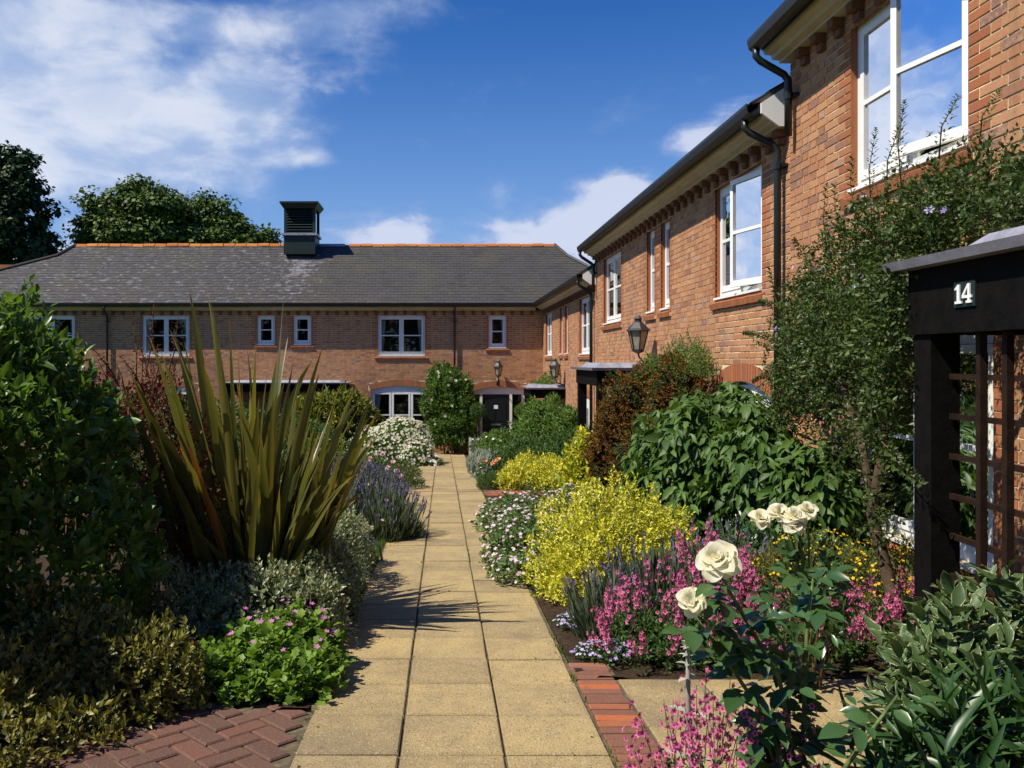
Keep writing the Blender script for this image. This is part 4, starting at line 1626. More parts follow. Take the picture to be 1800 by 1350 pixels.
leaf_mat('grass_blade', [(0.07, 0.13, 0.02), (0.11, 0.18, 0.03), (0.15, 0.21, 0.045)], 0.6, 0.3, 0.2)
leaf_mat('white_petal', [(0.80, 0.78, 0.72), (0.84, 0.82, 0.78)], 0.6, 0.25, 0.2, (1, 1, 1))
leaf_mat('cream_petal', [(0.86, 0.84, 0.68), (0.88, 0.87, 0.76), (0.85, 0.80, 0.56)], 0.8, 0.52, 0.2, (1.05, 1.0, 0.75))
leaf_mat('pink_petal', [(0.68, 0.15, 0.34), (0.74, 0.21, 0.40), (0.60, 0.11, 0.29)], 0.6, 0.3, 0.2, (1.1, 0.9, 1.0))
leaf_mat('pink_heart', [(0.13, 0.010, 0.040), (0.17, 0.015, 0.05)], 0.6, 0.1, 0.2, (1, 1, 1))
leaf_mat('pale_pink_petal', [(0.74, 0.50, 0.64), (0.82, 0.70, 0.77), (0.76, 0.58, 0.68), (0.66, 0.34, 0.52)], 0.6, 0.3, 0.2, (1, 1, 1))
leaf_mat('magenta_petal', [(0.56, 0.16, 0.46), (0.66, 0.26, 0.56)], 0.6, 0.3, 0.2, (1, 1, 1))
leaf_mat('violet_petal', [(0.30, 0.22, 0.58), (0.52, 0.46, 0.74), (0.72, 0.70, 0.82)], 0.6, 0.3, 0.2, (1, 1, 1))
leaf_mat('yellow_petal', [(0.72, 0.44, 0.015), (0.80, 0.56, 0.03)], 0.6, 0.25, 0.2, (1, 1, 0.8))
leaf_mat('orange_petal', [(0.78, 0.33, 0.13), (0.80, 0.45, 0.22)], 0.6, 0.25, 0.2, (1, 1, 0.8))
leaf_mat('rose_pink_petal', [(0.72, 0.32, 0.38), (0.78, 0.52, 0.56)], 0.6, 0.25, 0.2, (1, 1, 1))
plain('anther', (0.60, 0.40, 0.08), 0.7, 0.2, 20, 0.2, 0.2)


# ------------------------------------------------------------------ leaf templates (x across, y along, z up)
def tmpl_diamond(w=0.5, fold=0.10, droop=0.06):
    v = np.array([(0, 0, 0), (-w / 2, 0.45, fold), (0, 1, -droop), (w / 2, 0.45, fold)], float)
    f = np.array([(0, 2, 1), (0, 3, 2)])
    return v, f, np.array([0, 1, 0.6, 1.0])


def tmpl_leaf(w=0.45, fold=0.08, curl=0.15, rings=((0, 0.06), (0.22, 0.75), (0.48, 1.0), (0.76, 0.66), (1.0, 0.03)), wave=0.0):
    v, e = [], []
    for i, (t, k) in enumerate(rings):
        z = -curl * t * t
        wv = wave * (1 if i % 2 else -1)
        v += [(-w / 2 * k, t, z + fold * k + wv), (0, t, z), (w / 2 * k, t, z + fold * k - wv)]
        e += [1, 0, 1]
    f = []
    for i in range(len(rings) - 1):
        a = i * 3
        f += [(a, a + 1, a + 4, a + 3), (a + 1, a + 2, a + 5, a + 4)]
    return np.array(v, float), np.array(f), np.array(e, float)


def tmpl_flower(n=5, w=0.55, cup=0.25):
    """open flower facing +z, radius 1"""
    v, f = [(0, 0, -0.05)], []
    for k in range(n):
        a = 2 * pi * k / n
        b = len(v)
        da = w * pi / n * 1.5
        v += [(0.62 * cos(a - da), 0.62 * sin(a - da), cup * 0.7), (cos(a), sin(a), cup), (0.62 * cos(a + da), 0.62 * sin(a + da), cup * 0.7)]
        f += [(0, b, b + 1), (0, b + 1, b + 2)]
    return np.array(v, float), np.array(f), np.zeros(len(v))


T_DIA = tmpl_diamond()
T_NARROW = tmpl_diamond(0.26, 0.04, 0.08)
T_NEEDLE = tmpl_diamond(0.10, 0.02, 0.03)
T_ROUND = tmpl_diamond(0.85, 0.10, 0.02)
T_LEAF = tmpl_leaf()
T_MID = tmpl_leaf(0.45, 0.09, 0.15, ((0, 0.06), (0.35, 0.95), (0.70, 0.75), (1.0, 0.03)))
T_FAR = tmpl_leaf(0.46, 0.10, 0.15, ((0, 0.08), (0.45, 1.0), (1.0, 0.05)))
T_LOBE3 = tmpl_leaf(0.95, 0.10, 0.12, ((0, 0.10), (0.30, 0.85), (0.62, 1.0), (1.0, 0.14)))
T_DROOP = tmpl_leaf(0.42, 0.07, 0.30)
T_LONG = tmpl_leaf(0.145, 0.04, 0.30)
T_VAR = tmpl_leaf(0.40, 0.09, 0.28, wave=0.035)
T_LOBED = tmpl_leaf(0.95, 0.10, 0.12, ((0, 0.08), (0.25, 0.85), (0.42, 0.62), (0.62, 1.0), (0.80, 0.45), (1.0, 0.12)))
T_FLOWER = tmpl_flower()
T_FLOWER6 = tmpl_flower(6, 0.5, 0.15)
T_BELL = tmpl_flower(5, 0.6, 0.45)


def unit(a):
    return a / np.maximum(np.linalg.norm(a, axis=1, keepdims=True), 1e-9)


def frames(D, N):
    D = unit(D)
    S = unit(np.cross(D, N))
    N = np.cross(S, D)
    return S, D, N


def instance(tmpl, P, D, N, S, wv=0.15):
    """many copies of a template as one vertex and face array"""
    v, f, e = tmpl
    n = len(P)
    if n == 0:
        return np.zeros((0, 3)), np.zeros((0, f.shape[1]), int), np.zeros(0)
    side, D, N = frames(D, N)
    S = np.asarray(S).reshape(-1, 1, 1) * np.ones((n, 1, 1))
    wx = 1 + RNG.normal(0, wv, (n, 1, 1))
    out = (side[:, None, :] * (v[None, :, 0:1] * wx) + D[:, None, :] * v[None, :, 1:2] + N[:, None, :] * v[None, :, 2:3]) * S + P[:, None, :]
    F = (np.arange(n)[:, None, None] * len(v) + f[None]).reshape(-1, f.shape[1])
    return out.reshape(-1, 3), F, np.tile(e, n)


TMESH = {}


def tmpl_object_mesh(tmpl, mat, name):
    key = (id(tmpl), mat, name)
    if key not in TMESH:
        me = np_mesh(name, tmpl[0], tmpl[1], M[mat], True)
        me.attributes.new('edge', 'FLOAT', 'POINT').data.foreach_set('value', tmpl[2].astype(np.float32))
        TMESH[key] = me
    return TMESH[key]


def spread(root, name, tmpl, mat, P, D, N, S, singles=0, single_name=None, smooth=True, prefer=None):
    """leaves or flowers of one plant: the ones that show largest are objects, the others one joined part"""
    P, D, N = (np.asarray(a, float) for a in (P, D, N))
    S = np.asarray(S, float) * np.ones(len(P))
    idx = np.arange(len(P))
    if singles:
        # larger on the picture and on the side that faces the camera
        b = np.array(W[root])
        score = S / P[:, 1] + 0.0
        face = (P[:, 1] - P[:, 1].mean()) / (P[:, 1].std() + 1e-6)
        hgt = (P[:, 2] - P[:, 2].mean()) / (P[:, 2].std() + 1e-6)
        score = score / score.max() - 0.22 * face + 0.10 * hgt
        px = VX + F_PX * P[:, 0] / np.maximum(P[:, 1], 0.1)
        py = VY - F_PX * P[:, 2] / np.maximum(P[:, 1], 0.1)
        score = np.where((px > 0) & (px < 1800) & (py > 0) & (py < 1350), score, -99)
        order = np.argsort(-score)
        pick = order[:singles]
        pick = pick[score[pick] > -50]
        me = tmpl_object_mesh(tmpl, mat, single_name)
        s_, d_, n_ = frames(D[pick], N[pick])
        for k, i in enumerate(pick):
            R = Matrix((s_[k], d_[k], n_[k])).transposed()
            o = put(single_name, me, root, P[i], R.to_euler(), S[i] * np.array((1 + random.gauss(0, 0.12), 1, 1)))
        keep = np.ones(len(P), bool)
        keep[pick] = False
        idx = idx[keep]
        if len(idx) == 0:
            return None
    v, f, e = instance(tmpl, P[idx], D[idx], N[idx], S[idx])
    me = np_mesh(name, v - np.array(W[root]), f, M[mat], smooth)
    me.attributes.new('edge', 'FLOAT', 'POINT').data.foreach_set('value', e.astype(np.float32))
    return put(name, me, root, W[root], kind='stuff')


def lump(d, seed, f=3.0):
    """smooth pseudo-noise on directions or points"""
    r = np.random.default_rng(seed)
    out = np.zeros(len(d))
    for k in range(7):
        a = r.normal(0, f * (1 + k * 0.35), 3)
        out += np.sin(d @ a + r.uniform(0, 6.28)) / (1 + k * 0.35)
    return out / 3.0


def shell(ells, n, rough=0.10, depth=0.14, seed=1, up=-0.5, inside=0.78, ground=True):
    """points spread over the lumpy outer shell of some ellipsoids, with outward normals"""
    E = np.array(ells, float)
    area = (E[:, 3] * E[:, 4] + E[:, 4] * E[:, 5] + E[:, 3] * E[:, 5])
    Ps, Ns = [], []
    got = 0
    while got < n:
        m = int((n - got) * 1.8) + 50
        k = RNG.choice(len(E), m, p=area / area.sum())
        d = unit(RNG.normal(0, 1, (m, 3)))
        keep = d[:, 2] > up
        d, k = d[keep], k[keep]
        c, r = E[k, :3], E[k, 3:6]
        rr = 1 + rough * lump(d * 1.4 + c, seed, 3.0) + 0.5 * rough * lump(d + c, seed + 5, 8.0) - RNG.exponential(depth, len(d))
        p = c + d * r * np.maximum(rr, 0.2)[:, None]
        nn = unit(d / r)
        ok = np.ones(len(p), bool)
        for j in range(len(E)):
            q = np.linalg.norm((p - E[j, :3]) / E[j, 3:6], axis=1)
            ok &= ~((q < inside) & (k != j))
        if ground:
            ok &= p[:, 2] > (-1.47 - 0.0604 * p[:, 1] + 0.015)
        Ps.append(p[ok])
        Ns.append(nn[ok])
        got += int(ok.sum())
    return np.concatenate(Ps)[:n], np.concatenate(Ns)[:n]


def twigs(P, N, k, L, spreadang=0.9, upb=0.35, rnd_=0.5, droop=0.0, flat=0.0):
    """k leaves on each twig that ends at P and grows outwards"""
    n = len(P)
    T = unit(N + np.array((0, 0, upb)) + RNG.normal(0, rnd_, (n, 3)))
    ref = unit(np.cross(T, RNG.normal(0, 1, (n, 3))))
    ref2 = np.cross(T, ref)
    pp, dd, nn = [], [], []
    Lr = L * RNG.uniform(0.6, 1.3, (n, 1))
    for j in range(k):
        a = j * 2.39996 + RNG.uniform(0, 0.5, (n, 1))
        perp = ref * np.cos(a) + ref2 * np.sin(a)
        t = j / max(1, k - 1)
        ang = spreadang * (1.15 - 0.75 * t) + RNG.normal(0, 0.12, (n, 1))
        d = T * np.cos(ang) + perp * np.sin(ang) + np.array((0, 0, -droop))
        d = unit(d)
        pp.append(P - T * Lr * (1 - t))
        dd.append(d)
        nv = T - d * np.sum(T * d, 1, keepdims=True) + np.array((0, 0, flat))
        nn.append(nv + RNG.normal(0, 0.15, (n, 3)))
    return np.concatenate(pp), np.concatenate(dd), np.concatenate(nn)


def stems_to(root, ells, n, r0=0.012, mat='twig', name='stem', base=None, spreadr=0.5):
    """a few branches rising from the base into the shrub"""
    mb = MB()
    E = np.array(ells)
    for i in range(n):
        e = E[i % len(E)]
        b = base if base is not None else (e[0], e[1], gz(e[1]) - 0.03)
        b = Vector(b) + Vector((random.gauss(0, 0.05), random.gauss(0, 0.05), 0))
        d = Vector(RNG.normal(0, 1, 3)).normalized()
        d.z = abs(d.z)
        tip = Vector(e[:3]) + Vector((d.x * e[3], d.y * e[4], d.z * e[5])) * 0.75
        mid = (b + tip) / 2 + Vector((random.gauss(0, 0.06), random.gauss(0, 0.06), 0.05))
        mb.tube([b, b.lerp(mid, 0.5) + Vector((0, 0, 0.02)), mid, tip], [r0, r0 * 0.85, r0 * 0.6, r0 * 0.25], 5)
    return mb.build(name, M[mat], root, True, kind='stuff')


def shrub(name, label, cat, ells, n, leaf, mat, size, k=5, L=0.08, rough=0.12, depth=0.14, seed=1, up=-0.5, ang=0.9, upb=0.35, rnd_=0.5, droop=0.0,
          flat=0.0, group=None, singles=0, single_name='leaf', mats2=None, nstem=10, core=None, sizev=0.22, inside=0.78):
    E = np.array(ells, float)
    w_ = E[:, 3] * E[:, 4]
    cx, cy = (E[:, 0] * w_).sum() / w_.sum(), (E[:, 1] * w_).sum() / w_.sum()
    root = empty(name, (cx, cy, gz(cy)))
    tag(root, label, cat, group)
    ntw = n // k
    P, N = shell(ells, ntw, rough, depth, seed, up, inside)
    p, d, nn = twigs(P, N, k, L, ang, upb, rnd_, droop, flat)
    s = size * np.exp(RNG.normal(0, sizev, len(p)))
    ok = p[:, 2] > -1.47 - 0.0604 * p[:, 1] + 0.01
    p, d, nn, s = p[ok], d[ok], nn[ok], s[ok]
    if mats2:
        # second leaf colour in patches
        m2, share, fq = mats2
        q = lump(p, seed + 31, fq) + RNG.normal(0, 0.25, len(p))
        sel = q > np.quantile(q, 1 - share)
        spread(root, 'foliage', leaf, m2, p[sel], d[sel], nn[sel], s[sel])
        p, d, nn, s = p[~sel], d[~sel], nn[~sel], s[~sel]
    spread(root, 'foliage', leaf, mat, p, d, nn, s, singles, single_name)
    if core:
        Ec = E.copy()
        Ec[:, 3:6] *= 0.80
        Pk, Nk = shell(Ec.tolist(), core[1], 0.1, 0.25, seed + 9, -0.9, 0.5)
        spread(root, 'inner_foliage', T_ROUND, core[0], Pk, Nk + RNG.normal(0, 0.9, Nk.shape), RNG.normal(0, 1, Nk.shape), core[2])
    if nstem:
        stems_to(root, ells, nstem)
    root_shell[root] = (P, N)
    return root


root_shell = {}


def flowers_on(root, n, tmpl, mat, size, name='flower', singles=0, outlift=0.03, upb=0.6, top=None, heart=None, pts=None):
    P, N = root_shell[root] if pts is None else pts
    cand = np.arange(len(P))
    if top is not None:
        cand = cand[P[:, 2] > np.quantile(P[:, 2], top)]
    k = RNG.choice(cand, min(n, len(cand)), replace=False)
    nv = unit(N[k] + np.array((0, -0.35, upb)) + RNG.normal(0, 0.3, (len(k), 3)))
    p = P[k] + N[k] * outlift + np.array((0, 0, outlift * 0.5))
    ref = unit(np.cross(nv, RNG.normal(0, 1, (len(k), 3))))
    s = size * RNG.uniform(0.75, 1.2, len(k))
    spread(root, name + 's', tmpl, mat, p, ref, nv, s, singles, name)
    return p, nv, s


# ------------------------------------------------------------------ trees beyond the roof
def tree(px, y, ztop, lobes, label, mat, nleaf, trunk_x, size=0.42, name='tree'):
    zb = gz(y)
    root = empty(name, (trunk_x, y, zb))
    tag(root, label, 'tree', 'trees beyond the roofs')
    t = MB()
    cz = np.mean([l[2] for l in lobes])
    t.tube([(trunk_x, y, zb - 0.3), (trunk_x + 0.1, y, zb + 2.5), (trunk_x + 0.25, y, cz - 2.0), (trunk_x + 0.1, y + 0.2, cz + 1.5)], [0.55, 0.42, 0.32, 0.1], 9)
    for l in lobes:
        for q in range(3):
            e = Vector(l[:3]) + Vector((random.uniform(-.5, .5) * l[3], random.uniform(-.5, .5) * l[4], random.uniform(-.2, .6) * l[5]))
            s_ = Vector((trunk_x + 0.2, y, cz - 2.5 + random.uniform(-1, 1)))
            t.tube([s_, s_.lerp(e, 0.5) + Vector((0, 0, 0.4)), e], [0.2, 0.12, 0.03], 6)
    t.build('trunk', M['bark'], root, True)
    # clumps of leaves over the lobes' shells, so that gaps and layers remain
    Pc, Nc = shell(lobes, max(60, nleaf // 60), 0.50, 0.12, int(abs(px)) + 3, -0.75, 0.6, ground=False)
    ncl = len(Pc)
    per = 60
    off = RNG.normal(0, 1, (ncl, per, 3))
    off = off / np.linalg.norm(off, axis=2, keepdims=True) * RNG.uniform(0.2, 1.0, (ncl, per, 1)) ** 0.5
    rc = RNG.uniform(0.35, 1.0, (ncl, 1, 1))
    P = (Pc[:, None, :] + off * rc * np.array((1.15, 1.15, 0.62))).reshape(-1, 3)
    nv = unit(off.reshape(-1, 3) + np.repeat(Nc, per, 0) * 0.5 + np.array((0, 0, 0.7)))
    d = unit(off.reshape(-1, 3) + RNG.normal(0, 0.6, (ncl * per, 3)) + np.array((0, 0, -0.45)))
    s = size * RNG.uniform(0.6, 1.3, len(P))
    spread(root, 'crown', T_ROUND, mat, P, d, nv, s)
    return root


def lobe(px, py, y, rx, rz, dy=0.0):
    c = at(px, py, y + dy)
    k = y / F_PX
    return (c.x, c.y, c.z, rx * k, rx * k * 0.9, rz * k)


Y1 = 62
tree(30, Y1, 0, [lobe(-20, 390, Y1, 82, 110), lobe(30, 330, Y1, 44, 62), lobe(20, 430, Y1, 62, 70), lobe(50, 455, Y1, 46, 40), lobe(-80, 330, Y1, 90, 80)],
     'dark tall tree cut by the left edge of the picture', 'dark_tree_leaf', 20000, at(0, 400, Y1).x, 0.40)
Y2 = 66
tree(250, Y2, 0, [lobe(238, 352, Y2, 40, 40), lobe(195, 372, Y2, 34, 26), lobe(275, 368, Y2, 38, 36), lobe(155, 392, Y2, 30, 10), lobe(222, 400, Y2, 62, 28), lobe(290, 410, Y2, 46, 26), lobe(190, 425, Y2, 50, 16)],
     'rounded green tree above the left part of the slate roof', 'tree_leaf', 17000, at(240, 400, Y2).x, 0.34)
Y3 = 69
tree(360, Y3, 0, [lobe(352, 372, Y3, 34, 30), lobe(388, 382, Y3, 30, 26), lobe(402, 404, Y3, 42, 24), lobe(340, 405, Y3, 46, 28), lobe(440, 420, Y3, 36, 13), lobe(468, 428, Y3, 18, 7), lobe(380, 425, Y3, 70, 16)],
     'smaller green tree between the rounded tree and the turret', 'tree_leaf', 14000, at(360, 400, Y3).x, 0.34)

# ------------------------------------------------------------------ left bed
shrub('laurel_shrub', 'big glossy dark green laurel shrub filling the left edge', 'shrub',
      [(-2.62, 4.72, -0.74, 0.78, 0.85, 1.04), (-2.16, 4.62, -1.16, 0.54, 0.58, 0.72), (-3.0, 4.9, -0.64, 0.85, 0.85, 1.18), (-2.52, 4.62, -0.60, 0.58, 0.6, 0.72),
       (-4.2, 4.6, -0.6, 1.1, 1.0, 1.3), (-3.6, 3.5, -0.8, 0.85, 0.9, 1.2), (-2.98, 3.65, -0.58, 0.55, 0.50, 1.22), (-2.9, 4.15, -1.1, 0.8, 0.45, 0.75)],  # lobes beyond the left edge are unseen, added to shade the bed
      44000, T_MID, 'laurel_leaf', 0.070, 8, 0.12, 0.14, 0.10, 3, singles=300, nstem=14, upb=0.55)
be = shrub('berberis_shrub', 'dark red-leaved shrub behind the spiky plant', 'shrub',
           [(-2.05, 5.75, -0.85, 0.42, 0.42, 0.78), (-1.80, 5.75, -1.05, 0.40, 0.42, 0.66), (-2.5, 6.1, -0.9, 0.5, 0.4, 0.8)], 11000, T_DIA, 'berberis_leaf', 0.034, 8, 0.16, 0.2, 0.14, 5, upb=0.7)
# wispy red shoots
mbw = MB()
pp, dd, nn = [], [], []
for i in range(16):
    b = Vector((-2.0 + random.gauss(0, 0.18), 5.75 + random.gauss(0, 0.15), -0.25 + random.gauss(0, 0.08)))
    tip = b + Vector((random.gauss(0, 0.10), random.gauss(0, 0.1), random.uniform(0.2, 0.55)))
    mbw.tube([b, (b + tip) / 2 + Vector((0.02, 0, 0)), tip], [0.005, 0.004, 0.002], 4)
    for k in range(22):
        t = k / 22
        pp.append(b.lerp(tip, t))
        a = k * 2.4
        dd.append((cos(a), sin(a), 0.5))
        nn.append((0, 0, 1))
mbw.build('shoot', M['twig'], be, kind='stuff')
spread(be, 'shoot_leaves', T_DIA, 'berberis_leaf', pp, dd, nn, 0.038)

# phormium: every sword leaf is a part
ph = empty('flax_plant', (-1.22, 5.75, gz(5.75)))
tag(ph, 'large spiky flax plant with bronze-green sword leaves', 'plant')


def sword(root, base, tip, wid, bow, twist, mat='phormium_leaf', name='leaf', bend=0.0, kink=0.0, kat=0.6):
    base, tip = Vector(base), Vector(tip)
    ax = tip - base
    L = ax.length
    out = Vector((ax.x, ax.y, 0))
    up = Vector((0, 0, 1))
    ctrl = base.lerp(tip, 0.5) + up * (bow * L) - out * (bow * 0.5)
    n = 9
    v, f, e = [], [], []
    for i in range(n):
        t = i / (n - 1)
        p = base * (1 - t) ** 2 + ctrl * 2 * t * (1 - t) + tip * t * t
        if kink and t > kat:
            p = p + Vector((out.x * 0.3, out.y * 0.3, -1.0)) * kink * L * (t - kat) ** 2
        tg = ((ctrl - base) * (1 - t) + (tip - ctrl) * t).normalized()
        side = tg.cross(Vector((0, 1, 0)))
        side = (side if side.length > 1e-3 else Vector((1, 0, 0))).normalized()
        a = twist + bend * t
        nrm = side.cross(tg)
        sd = (side * cos(a) + nrm * sin(a)).normalized()
        nr = sd.cross(tg)
        prof = (0.42 + 0.58 * min(1, t / 0.4)) * (1 if t < 0.5 else max(0.0, 1 - ((t - 0.5) / 0.5) ** 1.7))
        ww = wid / 2 * max(prof, 0.02)
        fold = 0.40 * (1 - t * 0.8)
        v += [p - sd * ww + nr * ww * fold, p - sd * ww * 0.5 + nr * ww * fold * 0.5, p, p + sd * ww * 0.5 + nr * ww * fold * 0.5, p + sd * ww + nr * ww * fold]
        e += [1, 0.5, 0, 0.5, 1] if t < 0.93 else [1.2] * 5
    for i in range(n - 1):
        for k in range(4):
            a = i * 5 + k
            f.append((a, a + 1, a + 6, a + 5))
    me = np_mesh(name, np.array([tuple(x) for x in v]) - np.array(base), np.array(f), M[mat], True)
    me.attributes.new('edge', 'FLOAT', 'POINT').data.foreach_set('value', np.array(e, dtype=np.float32))
    return put(name, me, root, base)


tips = [(333, 507), (363, 492), (372, 533), (403, 557), (435, 588), (418, 607), (498, 528), (505, 583), (497, 566), (450, 585), (515, 637), (543, 587), (567, 597), (575, 645),
        (612, 643), (553, 687), (633, 680), (648, 735), (683, 735), (633, 713), (563, 727), (628, 847), (622, 862), (523, 750), (495, 607), (307, 587), (323, 582), (282, 615), (205, 612), (236, 640), (262, 672), (240, 735), (275, 760), (262, 590), (300, 560),
        (192, 634), (215, 655), (433, 862), (537, 787), (400, 740), (415, 793), (470, 640), (480, 690), (455, 700), (590, 700), (600, 760), (545, 660), (385, 600), (345, 640),
        (425, 660), (610, 725), (580, 690), (520, 690), (440, 640), (300, 650), (655, 690), (660, 700), (530, 620), (488, 620), (600, 805), (640, 765), (618, 822), (592, 850), (572, 885), (662, 765), (300, 802), (330, 832), (350, 785), (655, 745), (606, 770), (585, 790), (380, 820), (250, 690), (225, 700), (560, 760), (540, 830), (690, 745), (668, 712), (625, 660), (560, 640), (320, 690), (360, 620), (643, 800)]
for i, (tx, ty) in enumerate(tips):
    yt = (5.70 if tx > 290 else 5.15) + random.gauss(0, 0.30 if tx > 290 else 0.1)
    tp = at(tx, ty, yt)
    f_ = (tx - 470) / 250.0
    bx0 = -1.32 + 0.30 * f_ + random.gauss(0, 0.08)
    by0 = 5.75 + random.gauss(0, 0.12)
    b0 = (bx0, by0, gz(by0) + 0.02)
    sword(ph, b0, tp, random.uniform(0.045, 0.088), random.uniform(0.0, 0.05) + 0.10 * abs(f_), random.gauss(0, 0.8), bend=random.gauss(0, 0.9), kink=random.choice((0, 0, 0.15, 0.5)), kat=random.uniform(0.45, 0.8))
for i in range(140):
    a = random.uniform(-1.1, 0.9) if i < 95 else random.uniform(0.1, 0.95)
    yt = 5.75 + random.gauss(0, 0.40)
    ht = random.uniform(0.7, 1.6) if i < 95 else random.uniform(0.85, 1.35)
    tp = (-1.34 + a * (0.26 + ht * 0.44), yt, gz(5.75) + ht * (1.10 - 0.32 * abs(a)))
    b0 = (-1.34 + 0.22 * a + random.gauss(0, 0.06), 5.75 + random.gauss(0, 0.12), gz(5.75) + 0.02)
    sword(ph, b0, tp, random.uniform(0.04, 0.078), random.uniform(0.0, 0.07) + 0.07 * abs(a), random.gauss(0, 0.9), bend=random.gauss(0, 0.9), kink=random.choice((0, 0, 0.2, 0.5)), kat=random.uniform(0.4, 0.75))
for (tx, ty, bxx) in ((318, 720, 355), (330, 760, 385)):
    y_ = 5.2
    sword(ph, (-1.38, 5.6, gz(5.6) + 0.1), at(tx, ty + 25, y_), 0.045, 0.03, random.gauss(0, 0.5), 'phormium_old', 'withered_leaf')

shrub('euonymus_shrub', 'low silvery variegated hedge at the foot of the spiky plant', 'shrub',
      [(-1.55, 5.05, -1.66, 0.50, 0.42, 0.42), (-1.05, 5.12, -1.66, 0.45, 0.42, 0.42), (-0.86, 5.75, -1.70, 0.28, 0.55, 0.52), (-0.88, 6.8, -1.76, 0.27, 0.75, 0.55), (-0.80, 5.2, -1.72, 0.22, 0.3, 0.36)],
      19000, T_DIA, 'euonymus_silver', 0.034, 8, 0.08, 0.14, 0.12, 6, upb=0.6, singles=120)
shrub('euonymus_shrub', 'olive-yellow variegated low shrub in the front left corner', 'shrub',
      [(-1.50, 4.05, -1.64, 0.34, 0.30, 0.35), (-1.85, 4.10, -1.58, 0.36, 0.30, 0.40), (-2.10, 3.70, -1.58, 0.42, 0.35, 0.36), (-1.62, 3.86, -1.72, 0.32, 0.24, 0.22), (-2.05, 4.1, -1.42, 0.14, 0.14, 0.36), (-1.95, 3.42, -1.66, 0.38, 0.26, 0.22), (-1.75, 3.62, -1.70, 0.34, 0.24, 0.22)],
      14000, T_DIA, 'euonymus_olive', 0.036, 8, 0.08, 0.18, 0.12, 7, upb=0.6, singles=300)
ge = shrub('geranium_plant', 'bright green cranesbill with small pink flowers by the path edge', 'plant',
           [(-0.98, 4.50, -1.73, 0.42, 0.40, 0.26), (-0.75, 4.32, -1.75, 0.25, 0.28, 0.22), (-1.15, 4.32, -1.74, 0.28, 0.25, 0.22), (-0.85, 4.70, -1.68, 0.28, 0.22, 0.26)],
           5200, T_LOBED, 'geranium_leaf', 0.040, 5, 0.07, 0.16, 0.16, 8, up=-0.2, ang=1.2, upb=0.9, flat=0.9, singles=220, nstem=16)
flowers_on(ge, 26, T_FLOWER, 'magenta_petal', 0.021, 'flower', 26, 0.06, 0.8, top=0.55)
shrub('euonymus_shrub', 'round white-variegated bush beside the path below the lavender', 'shrub',
      [(-0.90, 7.75, -1.80, 0.27, 0.3, 0.36), (-1.1, 7.9, -1.85, 0.25, 0.3, 0.3)], 4200, T_DIA, 'euonymus_white', 0.033, 7, 0.07, 0.12, 0.12, 9)


def lavender(name, label, ells, nblade, nspike, blade=0.22, seed=1, spike_mat='lavender_flower', leafm='lavender_leaf', cat='plant', hgt=0.16, group='lavender clumps'):
    E = np.array(ells, float)
    root = empty(name, (E[:, 0].mean(), E[:, 1].mean(), gz(E[:, 1].mean())))
    tag(root, label, cat, group)
    P, N = shell(ells, nblade, 0.10, 0.16, seed, -0.1)
    d = unit(N * 0.8 + np.array((0, 0, 1.0)) + RNG.normal(0, 0.18, (len(P), 3)))
    spread(root, 'foliage', T_NEEDLE, leafm, P - d * blade * 0.7, d, RNG.normal(0, 1, (len(P), 3)), blade * RNG.uniform(0.6, 1.2, len(P)))
    P2, N2 = shell(ells, nspike, 0.10, 0.05, seed + 1, 0.15)
    d2 = unit(N2 * 0.55 + np.array((0, 0, 1.0)) + RNG.normal(0, 0.12, (len(P2), 3)))
    st_ = P2 + d2 * 0.02
    spread(root, 'stalks', T_NEEDLE, leafm, st_, d2, RNG.normal(0, 1, (len(P2), 3)), hgt * 1.15)
    sp, sd, sn = [], [], []
    for j in range(6):
        a = j * 2.4
        q = unit(RNG.normal(0, 1, (len(P2), 3)))
        sp.append(st_ + d2 * (hgt * (0.72 + 0.09 * j)))
        sd.append(unit(d2 + q * 0.5))
        sn.append(q)
    spread(root, 'flower_spikes', T_DIA, spike_mat, np.concatenate(sp), np.concatenate(sd), np.concatenate(sn), hgt * 0.20)
    root_shell[root] = (P2, N2)
    return root


lv1 = lavender('lavender_bush', 'lavender clump on the left overhanging the path by the white-variegated bush', [(-0.72, 9.6, -2.05, 0.50, 0.62, 0.46), (-0.95, 10.3, -2.05, 0.45, 0.5, 0.48), (-1.25, 9.6, -2.0, 0.4, 0.5, 0.5)], 9000, 420, 0.2, 21)
flowers_on(lv1, 16, T_FLOWER, 'rose_pink_petal', 0.028, 'flower', 16, 0.02)
lavender('lavender_bush', 'purple lavender clump further along the left of the path', [(-1.05, 12.4, -2.25, 0.50, 0.7, 0.52), (-1.5, 12.9, -2.2, 0.5, 0.6, 0.5)], 8000, 420, 0.2, 23)
sv = shrub('santolina_shrub', 'dark green mound by the path with pink roses before it', 'shrub',
           [(-0.85, 15.6, -2.40, 0.50, 0.7, 0.55), (-1.45, 15.3, -2.35, 0.55, 0.6, 0.6), (-1.9, 14.5, -2.3, 0.6, 0.6, 0.7)], 9000, T_NARROW, 'santolina_leaf', 0.055, 6, 0.09, 0.10, 0.12, 12)


